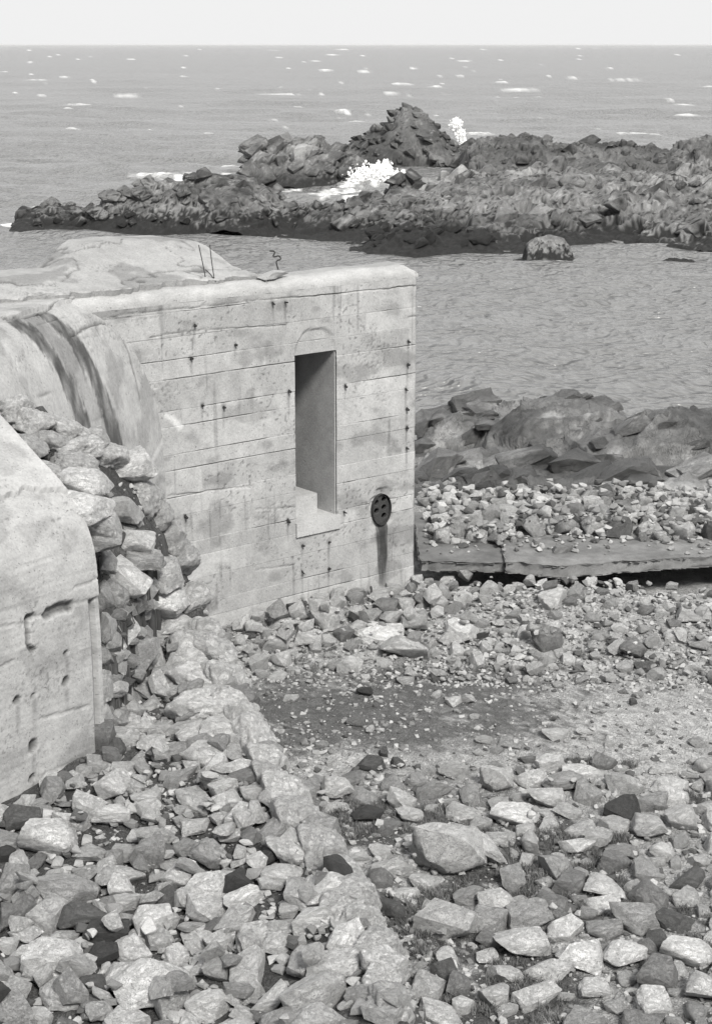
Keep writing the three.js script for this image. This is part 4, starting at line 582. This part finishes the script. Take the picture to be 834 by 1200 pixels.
// ------------------------------------------------------------------ cobbles behind the slabs
{
  const shore = new Heap(0.6, 6.2, -24.6, -17.6, 0.04, (x, z) => slabY(x, -z) );
  const marks = [[V(0.85, 0, -19.2), 'the bunker corner'], [V(1.68, 0, -19.3), 'the slab gap'], [at(735, 583, 24.3), 'the rounded grey hump'], [at(815, 575, 25), 'the pale speckled hump'], [at(610, 575, 25.2), 'the dark layered ledge'], [at(520, 580, 24.6), 'the dark wet rock'], [V(2.6, 0, -19.2), 'the rough slab middle'], [V(3.9, 0, -19.3), 'the rough slab end'], [V(2.2, 0, -21), 'the beach crest']];
  const placeOf = (x, z) => { let b = marks[0], bd = 1e9; for (const m of marks) { const d = Math.hypot(m[0].x - x, m[0].z - z); if (d < bd) { bd = d; b = m; } } const dx = x - b[0].x, dz = z - b[0].z; return `${Math.abs(dx) > Math.abs(dz) ? (dx < 0 ? 'left of' : 'right of') : dz < 0 ? 'behind' : 'in front of'} ${b[1]}`; };
  const R = rng(515), cand = [];
  for (let i = 0; i < 4200; i++) { const x = mix(0.85, 5.9, R()), d = mix(18.9, 22.0, R()); const edge = 18.95 - 0.4 * (1 - ss(1.0, 2.3, x)) + 0.4 * N(x * 0.9, 8); if (d < edge) continue; if (x > d * 0.215 + 0.5) continue; cand.push([x, -d, sizeOf(R, 0.07, d < 19.9 ? 0.34 : 0.24, 1.9)]); }
  cand.sort((a, b) => b[2] - a[2]); let n = 0; const put = [], rest = [];
  for (const [x, z, w] of cand) { if (put.some(p => Math.hypot(p[0] - x, p[1] - z) < 0.40 * (p[2] + w))) { if (w > 0.14) continue; rest.push([x, z, w]); continue; } if (n >= 320) { rest.push([x, z, w]); continue; } put.push([x, z, w]); n++;
    const t = pick(R, [0.02, 0.04, 0.14, 0.26, 0.32, 0.25, 0.1]), tn = t < 2 ? 'dark' : t < 4 ? 'grey' : 'pale', sz = w > 0.2 ? 'large' : w > 0.14 ? 'middling' : 'small';
    stone('cobble', R() < 0.6 ? ROUND : ANGULAR, x, z, w, { R, tone: t, h: shore, hgt: 0.6 + 0.3 * R(), label: `${sz} ${tn} cobble ${-z < 19.9 ? 'at the beach front' : -z < 21 ? 'mid beach' : 'at the beach back'}, ${placeOf(x, z)}`, category: 'cobble', group: `${sz} ${tn} cobbles of the storm beach` }); }
  for (let i = 0; i < 500; i++) { const x = mix(0.8, 5, R()), d = mix(18.3, 19.4, 1 - R() * R()); rest.unshift([x, -d, 0.03 + 0.11 * R() * R()]); }
  scatter('small_cobbles', CHIPS[1], white, rest.slice(0, 1000), shore, 'small cobbles filling the storm beach', true);
}

// ------------------------------------------------------------------ rock: outcrops on the shore and skerries in the sea
const rockMat = new THREE.MeshStandardMaterial({ vertexColors: true, roughness: 0.9, map: rep(texGranite, 1), bumpMap: texGranite, bumpScale: 0.04 });
const wetMat = new THREE.MeshStandardMaterial({ vertexColors: true, roughness: 0.62, map: texGranite, bumpMap: texGranite, bumpScale: 0.02 });
// blocks that stand proud where the rock has split, all dipping one way; grown onto the mass they belong to
function blocky(g, colour, { count, size, flat, strike, dip, seed, keep }) {
  const R = rng(seed), p = g.attributes.position, nn = g.attributes.normal, parts = [g.toNonIndexed()], P = V(), Q = V(), m = new THREE.Matrix4(), q = new THREE.Quaternion();
  for (let i = 0, made = 0; i < count * 6 && made < count; i++) { const k = Math.floor(R() * p.count); P.fromBufferAttribute(p, k); Q.fromBufferAttribute(nn, k); if (!keep(P)) continue; made++;
    const b = BLOCKS[Math.floor(R() * BLOCKS.length)].clone(), w = size * (0.35 + 0.9 * R() * R()); q.setFromEuler(new THREE.Euler(0.25 * (R() - 0.5), strike + 0.5 * (R() - 0.5), dip + 0.25 * (R() - 0.5), 'YZX'));
    m.compose(P.clone().addScaledVector(Q, -w * flat * 0.45), q, V(w * (0.7 + 0.5 * R()), w * flat * (0.7 + 0.6 * R()), w * (0.6 + 0.4 * R()))); b.applyMatrix4(m);
    const bp = b.attributes.position, col = new Float32Array(bp.count * 3), tone = 0.75 + 0.5 * R(), X = V(); for (let j = 0; j < bp.count; j++) { X.fromBufferAttribute(bp, j); const c = colour(X) * tone; col[j * 3] = col[j * 3 + 1] = col[j * 3 + 2] = c; } b.setAttribute('color', new THREE.BufferAttribute(col, 3));
    for (const n of Object.keys(b.attributes)) if (!parts[0].attributes[n]) b.deleteAttribute(n); parts.push(b); }
  return mergeGeometries(parts);
}
function displace(g, fn) { const p = g.attributes.position, n = g.attributes.normal, c = g.attributes.color, P = V(), Q = V(); for (let i = 0; i < p.count; i++) { P.fromBufferAttribute(p, i); Q.fromBufferAttribute(n, i); const r = fn(P, Q); P.addScaledVector(Q, r.d); p.setXYZ(i, P.x, P.y, P.z); c.setXYZ(i, r.c, r.c, r.c); } g.computeVertexNormals(); return g; }
// silhouette points in the picture give the crest of a skerry at a given distance
function skerry(name, label, pts, vBase, front, back, o = {}) {
  const zb = atY(pts[0][0], vBase, SEA).z, zr = zb - front, crest = pts.map(([u, v]) => { const p = atZ(u, v, zr); return [p.x, Math.max(0.05, p.y - SEA)]; });
  const x0 = crest[0][0] - 0.5, x1 = crest[crest.length - 1][0] + 0.5, cell = o.cell ?? 0.09, big = o.big ?? 1.3, seed = o.seed ?? 1;
  const g = sheet(span(x0, x1, cell), span(-back, front, cell * 1.1), (x, q) => {
    const e = Math.min(ss(x0, x0 + 0.7, x), ss(x1, x1 - 0.7, x)), h = lerpPts(crest, x) * e;
    const bend = 1 + 0.35 * N(x * 0.35, seed), k = q > 0 ? clamp(q / (front * bend)) : clamp(-q / back);
    const pr = Math.pow(1 - Math.pow(k, o.pow ?? 1.6), 0.8);
    return { p: V(x, SEA - 0.5 + (h + 0.5) * pr, zr + q), c: 1, uv: [x * 0.9, q * 0.9 + h * 0.6] };
  });
  const look = (P, Q) => {
    const rx = P.x + 0.5 * P.y + 0.4 * N(P.x * 0.6, P.y * 0.6, P.z * 0.6), ry = P.y * 1.2 - 0.3 * P.x, rz = P.z + 0.4 * N(P.z * 0.5, P.x * 0.5, 3);
    const w1 = worley(rx / big, ry / big * 1.3, rz / big), w2 = worley(rx / big * 2.7 + 9, ry / big * 2.7, rz / big * 2.7);
    const amp = ss(SEA - 0.2, SEA + 0.7, P.y) * 0.7 + 0.3;
    const e1 = ss(0, 0.22, w1[1] - w1[0]), e2 = ss(0, 0.25, w2[1] - w2[0]);
    let d = amp * big * ((0.10 + 0.3 * (w1[2] - 0.5)) * e1 + 0.06 * (w2[2] - 0.3) * e2 + 0.14 * ridged(P.x * 0.7, P.y * 0.7, P.z * 0.7, 3) - 0.08);
    if (o.rug) d += o.rug * fbm(P.x * 2.5, P.y * 2.5, P.z * 2.5, 3);
    const hgt = P.y - SEA + d * Q.y, n = fbm(P.x * 1.7, P.y * 1.7, P.z * 1.7, 4), n2 = N(P.x * 7, P.y * 7, P.z * 7) + 0.6 * N(P.x * 15, P.y * 15, P.z * 15);
    let c = (o.tone ?? 0.2) * (1 + 0.55 * (w1[2] - 0.5) + 0.3 * (w2[2] - 0.5) + 0.5 * n + 0.25 * n2);
    c *= 1 + 1.3 * fbm(P.x * 0.28 + seed, P.y * 0.6, P.z * 0.28, 3);
    const lich = ss(0.06, 0.26, n2 * 0.55 + n * 0.7 + (o.pale ?? -0.05)); c = mix(c, 0.36, lich * 0.7);                     // barnacles and pale lichen
    const weed = ss(-0.08, 0.12, (o.weed ?? 0.7) - hgt * (o.weedk ?? 1) + 0.9 * n + 0.5 * n2); c = mix(c, 0.02 + 0.02 * Math.max(0, n2), weed);   // weed-covered tidal band
    const tuft = ss(0.1, 0.3, n2 * 0.6 + 0.6 * fbm(P.x * 2.6, P.y * 2.6, P.z * 2.6 + 40, 3) + (o.black ?? -0.2)); c = mix(c, 0.03, tuft);
    return { d, c: clamp(c, 0.015, 0.5) };
  };
  displace(g, look);
  const zero = V(0, 0, 0), all = blocky(g, P => look(P, zero).c, { count: o.blocks ?? 130, size: o.block ?? big * 0.5, flat: 0.55, strike: 0.4, dip: o.dip ?? 0.5, seed: seed * 31, keep: P => P.y > SEA + 0.25 });
  return tag(mesh(name, all, rockMat), label, 'rock');
}
skerry('sea_rock', 'long low skerry with a pale fractured hump, nearest behind the bunker roof', [[22, 262], [26, 250], [40, 244], [60, 243], [100, 243], [116, 241], [124, 229], [150, 220], [190, 212], [225, 208], [250, 203], [272, 206], [300, 211], [322, 222], [332, 235], [350, 239], [362, 250]], 275, 4.2, 3, { seed: 3, cell: 0.075, big: 1.1, tone: 0.2, weed: 0.75, black: 0.0, rug: 0.15 });
skerry('sea_rock', 'pale cracked skerry with a flat crest left of the pointed one', [[286, 205], [290, 192], [298, 174], [312, 169], [330, 173], [350, 170], [368, 166], [385, 174], [398, 188], [415, 203], [432, 212]], 217, 4.5, 4, { seed: 5, cell: 0.11, big: 1.7, tone: 0.2, weed: 0.35, black: -0.25 });
skerry('sea_rock', 'pointed dark skerry, the highest rock in the sea', [[394, 194], [402, 176], [414, 164], [435, 155], [450, 151], [458, 140], [466, 131], [478, 125], [490, 129], [506, 140], [511, 151], [518, 161], [530, 170], [538, 182], [544, 196]], 203, 6, 5, { seed: 7, cell: 0.11, big: 1.9, tone: 0.13, weed: 0.5, black: -0.2, pale: -0.2, pow: 2.6, blocks: 150, block: 0.5, dip: -0.4 });
skerry('sea_rock', 'long dark jagged reef along the far side of the rocks', [[538, 200], [545, 172], [558, 163], [580, 162], [604, 160], [620, 157], [632, 164], [645, 169], [680, 168], [700, 172], [730, 170], [760, 174], [790, 177], [797, 167], [815, 163], [850, 167], [900, 170]], 224, 9, 6, { seed: 9, cell: 0.12, big: 1.8, tone: 0.14, weed: 0.15, black: -0.06, pale: -0.2, rug: 0.3, pow: 2, blocks: 170, block: 0.65 });
skerry('sea_rock', 'broad weed-mottled reef in front of the dark jagged one', [[350, 272], [362, 256], [384, 246], [420, 236], [445, 230], [470, 226], [500, 222], [540, 210], [580, 203], [620, 198], [660, 198], [700, 200], [760, 203], [834, 205], [900, 207]], 297, 17, 5, { seed: 11, cell: 0.105, big: 1.9, tone: 0.25, weed: 0.55, weedk: 0.9, black: -0.03, pale: 0.03, rug: 0.28, pow: 1.5, blocks: 190, block: 0.7 });
skerry('sea_rock', 'weedy low reef joining the long skerry to the broad reef', [[340, 268], [352, 252], [372, 246], [398, 243], [420, 238], [446, 236], [475, 240], [510, 252]], 283, 5.0, 5, { seed: 25, cell: 0.08, big: 1.2, tone: 0.2, weed: 0.7, black: 0.08, rug: 0.2, blocks: 60 });
skerry('sea_rock', 'low black weed-covered ledge at the near side of the broad reef', [[424, 294], [440, 280], [470, 272], [500, 270], [540, 272], [570, 280], [592, 294]], 300, 2.4, 4.5, { seed: 13, cell: 0.06, big: 0.8, tone: 0.12, weed: 1.2, black: 0.1, rug: 0.2, blocks: 60 });
skerry('sea_rock', 'pale rounded rock on top of the broad reef', [[478, 236], [486, 213], [500, 204], [520, 206], [540, 205], [552, 226]], 249, 2.5, 2, { seed: 15, cell: 0.07, big: 1.5, tone: 0.36, weed: -1.2, black: -0.5, blocks: 10 });
skerry('sea_rock', 'dark upright rock beside the pale rounded one, surf behind it', [[450, 236], [456, 212], [468, 204], [484, 200], [494, 210], [497, 230]], 247, 1.6, 1.6, { seed: 17, cell: 0.07, big: 1.1, tone: 0.1, weed: 0.2, black: -0.1, blocks: 20 });
skerry('sea_rock', 'single round-topped boulder standing in the calm water', [[612, 304], [617, 286], [628, 278], [645, 276], [660, 280], [668, 290], [673, 304]], 309, 1.1, 1.1, { seed: 19, cell: 0.03, big: 0.55, tone: 0.28, weed: 0.42, black: -0.3, pow: 3, blocks: 0 });
skerry('sea_rock', 'small black weedy rock awash beyond the shore outcrops', [[768, 306], [780, 302], [795, 301], [812, 306]], 309, 0.7, 0.7, { seed: 21, cell: 0.05, big: 0.6, tone: 0.05, weed: 2, blocks: 8 });
skerry('sea_rock', 'tiny dark rock in the surf between the skerries', [[386, 242], [394, 235], [402, 236], [410, 242]], 243, 0.6, 0.6, { seed: 23, cell: 0.05, big: 0.6, tone: 0.06, weed: 2, blocks: 5 });

// bare ice-smoothed outcrops between the cobbles and the water
function outcrop(label, u, v, t, rx, rz, h, yaw, o = {}) {
  const c0 = at(u, v, t), cs = Math.cos(yaw), sn = Math.sin(yaw), seed = o.seed ?? 1, cell = o.cell ?? 0.062;
  const g = sheet(span(-rx * 1.15, rx * 1.15, cell), span(-rz * 1.15, rz * 1.15, cell), (x, q) => {
    const r = Math.pow(Math.pow(Math.abs(x / rx), o.sq ?? 2.3) + Math.pow(Math.abs(q / rz), o.sq ?? 2.3), 1 / (o.sq ?? 2.3)) * (1 + 0.22 * N(x / rx * 1.3 + seed, q / rz * 1.3, seed)), k = Math.max(0, 1 - r * r);
    const skew = 1 + (o.skew ?? 0) * x / rx, y = h * Math.pow(k, o.pw ?? 0.6) * skew - (r > 1 ? 1.5 * (r - 1) : 0) - 0.25;
    return { p: V(c0.x + cs * x + sn * q, c0.y + y, c0.z - sn * x + cs * q), c: 1, uv: [x * 0.4, q * 0.4 + y * 0.2] };
  });
  const look = (P, Q) => {
    const wx = P.x + 0.5 * N(P.x * 0.5, P.z * 0.5, 1), wy = P.y + 0.3 * P.x, wz = P.z;
    const w = worley(wx * 0.55 + seed, wy * 0.9, wz * 0.8), w2 = worley(wx * 1.4 + seed, wy * 1.5, wz * 1.6 + 7), big = o.big ?? 1;
    let d = big * ((0.10 + 0.2 * (w[2] - 0.5)) * ss(0, 0.13, w[1] - w[0]) + 0.06 * ss(0, 0.12, w2[1] - w2[0])) + 0.16 * ridged(P.x * 0.7, P.y * 1.0, P.z * 0.9, 4) - 0.06 + 0.04 * fbm(P.x * 6, P.y * 6, P.z * 6, 2);
    const n = fbm(P.x * 1.2, P.y * 1.6, P.z * 1.2, 4), n2 = fbm(P.x * 9, P.y * 9, P.z * 9, 2);
    let c = (o.tone ?? 0.11) * (1 + 0.9 * (w[2] - 0.5) + 0.9 * n + 0.7 * n2); c = mix(c, 0.27, ss(0.05, 0.3, n + 0.35 * n2 + (o.pale ?? -0.15)));
    return { d, c: clamp(c, 0.025, 0.42) };
  };
  displace(g, look);
  const zero = V(0, 0, 0), low = c0.y - 0.1, all = blocky(g, P => look(P, zero).c, { count: o.blocks ?? 9, size: o.block ?? 0.6, flat: 0.3, strike: 0.25, dip: 0.2, seed: seed * 37, keep: P => P.y > low });
  return tag(mesh('rock_outcrop', all, wetMat), label, 'rock');
}
outcrop('dark angular boulder at the water edge beside the bunker corner', 556, 484, 33.5, 0.62, 0.5, 0.55, 0.2, { seed: 2, cell: 0.035, pw: 0.4, sq: 3.2, tone: 0.08, big: 0.5 });
outcrop('broad smooth dome of rock at the water edge', 650, 520, 31, 1.9, 1.9, 1.15, 0.15, { seed: 4, pale: -0.12, tone: 0.12 });
outcrop('long sloping slab of rock rising to the picture edge', 790, 535, 29.5, 2.6, 1.7, 1.1, 0.2, { seed: 6, tone: 0.1, pw: 0.7 });
outcrop('cracked pale-topped rocks near the bunker corner by the water', 535, 512, 31.5, 1.0, 1.3, 0.75, -0.2, { seed: 8, tone: 0.15, pale: -0.02 });
outcrop('flat cracked rock with patches of turf beside the bunker', 540, 545, 27.5, 1.3, 1.2, 0.5, 0.1, { seed: 10, tone: 0.12, pale: -0.1 });
outcrop('low dark shelf of rock in front of the smooth dome', 640, 560, 26.6, 1.8, 1.0, 0.5, 0.25, { seed: 12, tone: 0.09 });
outcrop('dark layered ledge in the middle of the outcrops', 610, 572, 24.6, 1.9, 1.0, 0.5, 0.1, { seed: 14, tone: 0.07 });
outcrop('rounded grey hump of rock behind the cobbles', 735, 586, 23.4, 0.85, 0.6, 0.42, 0.1, { seed: 16, tone: 0.19, big: 0.4, pw: 0.5, pale: 0 });
outcrop('pale speckled hump of rock at the picture edge behind the cobbles', 815, 578, 24, 0.8, 0.7, 0.5, 0, { seed: 18, tone: 0.24, big: 0.4, pale: 0.08 });
outcrop('dark low shelf of rock under the sloping slab', 760, 566, 25.4, 1.7, 1.0, 0.5, 0.2, { seed: 20, tone: 0.08 });
outcrop('dark wet rock close to the bunker corner behind the cobbles', 530, 572, 24.4, 1.1, 1.0, 0.5, 0, { seed: 22, tone: 0.07 });
outcrop('low pale-edged rock at the water on the far side of the dome', 745, 492, 35, 1.2, 0.6, 0.35, 0, { seed: 24, tone: 0.13 });
outcrop('dark rock rising out of the water at the picture edge', 830, 510, 33, 1.4, 1.0, 0.7, 0.3, { seed: 26, tone: 0.09 });

// ------------------------------------------------------------------ spray thrown up behind the rocks
{
  const R = rng(88), pts = [];
  const gauss = () => (R() + R() + R() + R() - 2) * 0.9;
  const burst = (u, v, t, w, h, n) => { const p = at(u, v, t), lobes = Array.from({ length: 9 }, () => { const k = gauss() * 0.6; return [k * w, h * (0.1 + 0.75 * R() * (1 - Math.min(1, Math.abs(k)))), (0.18 + 0.25 * R()) * w]; });
    for (let i = 0; i < n; i++) { const [lx, ly, lr] = lobes[Math.floor(R() * lobes.length)], y = SEA + ly + gauss() * lr * 1.1; if (y < SEA) continue; pts.push([p.x + lx + gauss() * lr, y, p.z + gauss() * 0.8, R() < 0.4 ? 0.03 + 0.05 * R() : 0.01 + 0.02 * R()]); } };
  const d1 = -atY(535, 196, SEA).z; burst(535, 190, d1 + 9, 0.9, 4.0, 7000); burst(447, 210, -atY(447, 216, SEA).z + 1, 1.1, 1.1, 5000); burst(290, 207, -atY(290, 208, SEA).z, 0.8, 0.4, 1800); burst(425, 214, -atY(425, 217, SEA).z, 2.0, 0.35, 2400);
  const im = new THREE.InstancedMesh(new THREE.IcosahedronGeometry(1, 1), grey(0.85), pts.length), o = new THREE.Object3D(); im.name = 'spray';
  pts.forEach(([x, y, z, r], i) => { o.position.set(x, y, z); o.scale.set(r, r * 1.2, r); o.updateMatrix(); im.setMatrixAt(i, o.matrix); });
  scene.add(im); tag(im, 'white spray where waves break behind the rocks', 'spray', null, 'stuff');
}

scene.fog = new THREE.FogExp2(0xe8e8e8, 0.00005);
renderer.render(scene, camera);
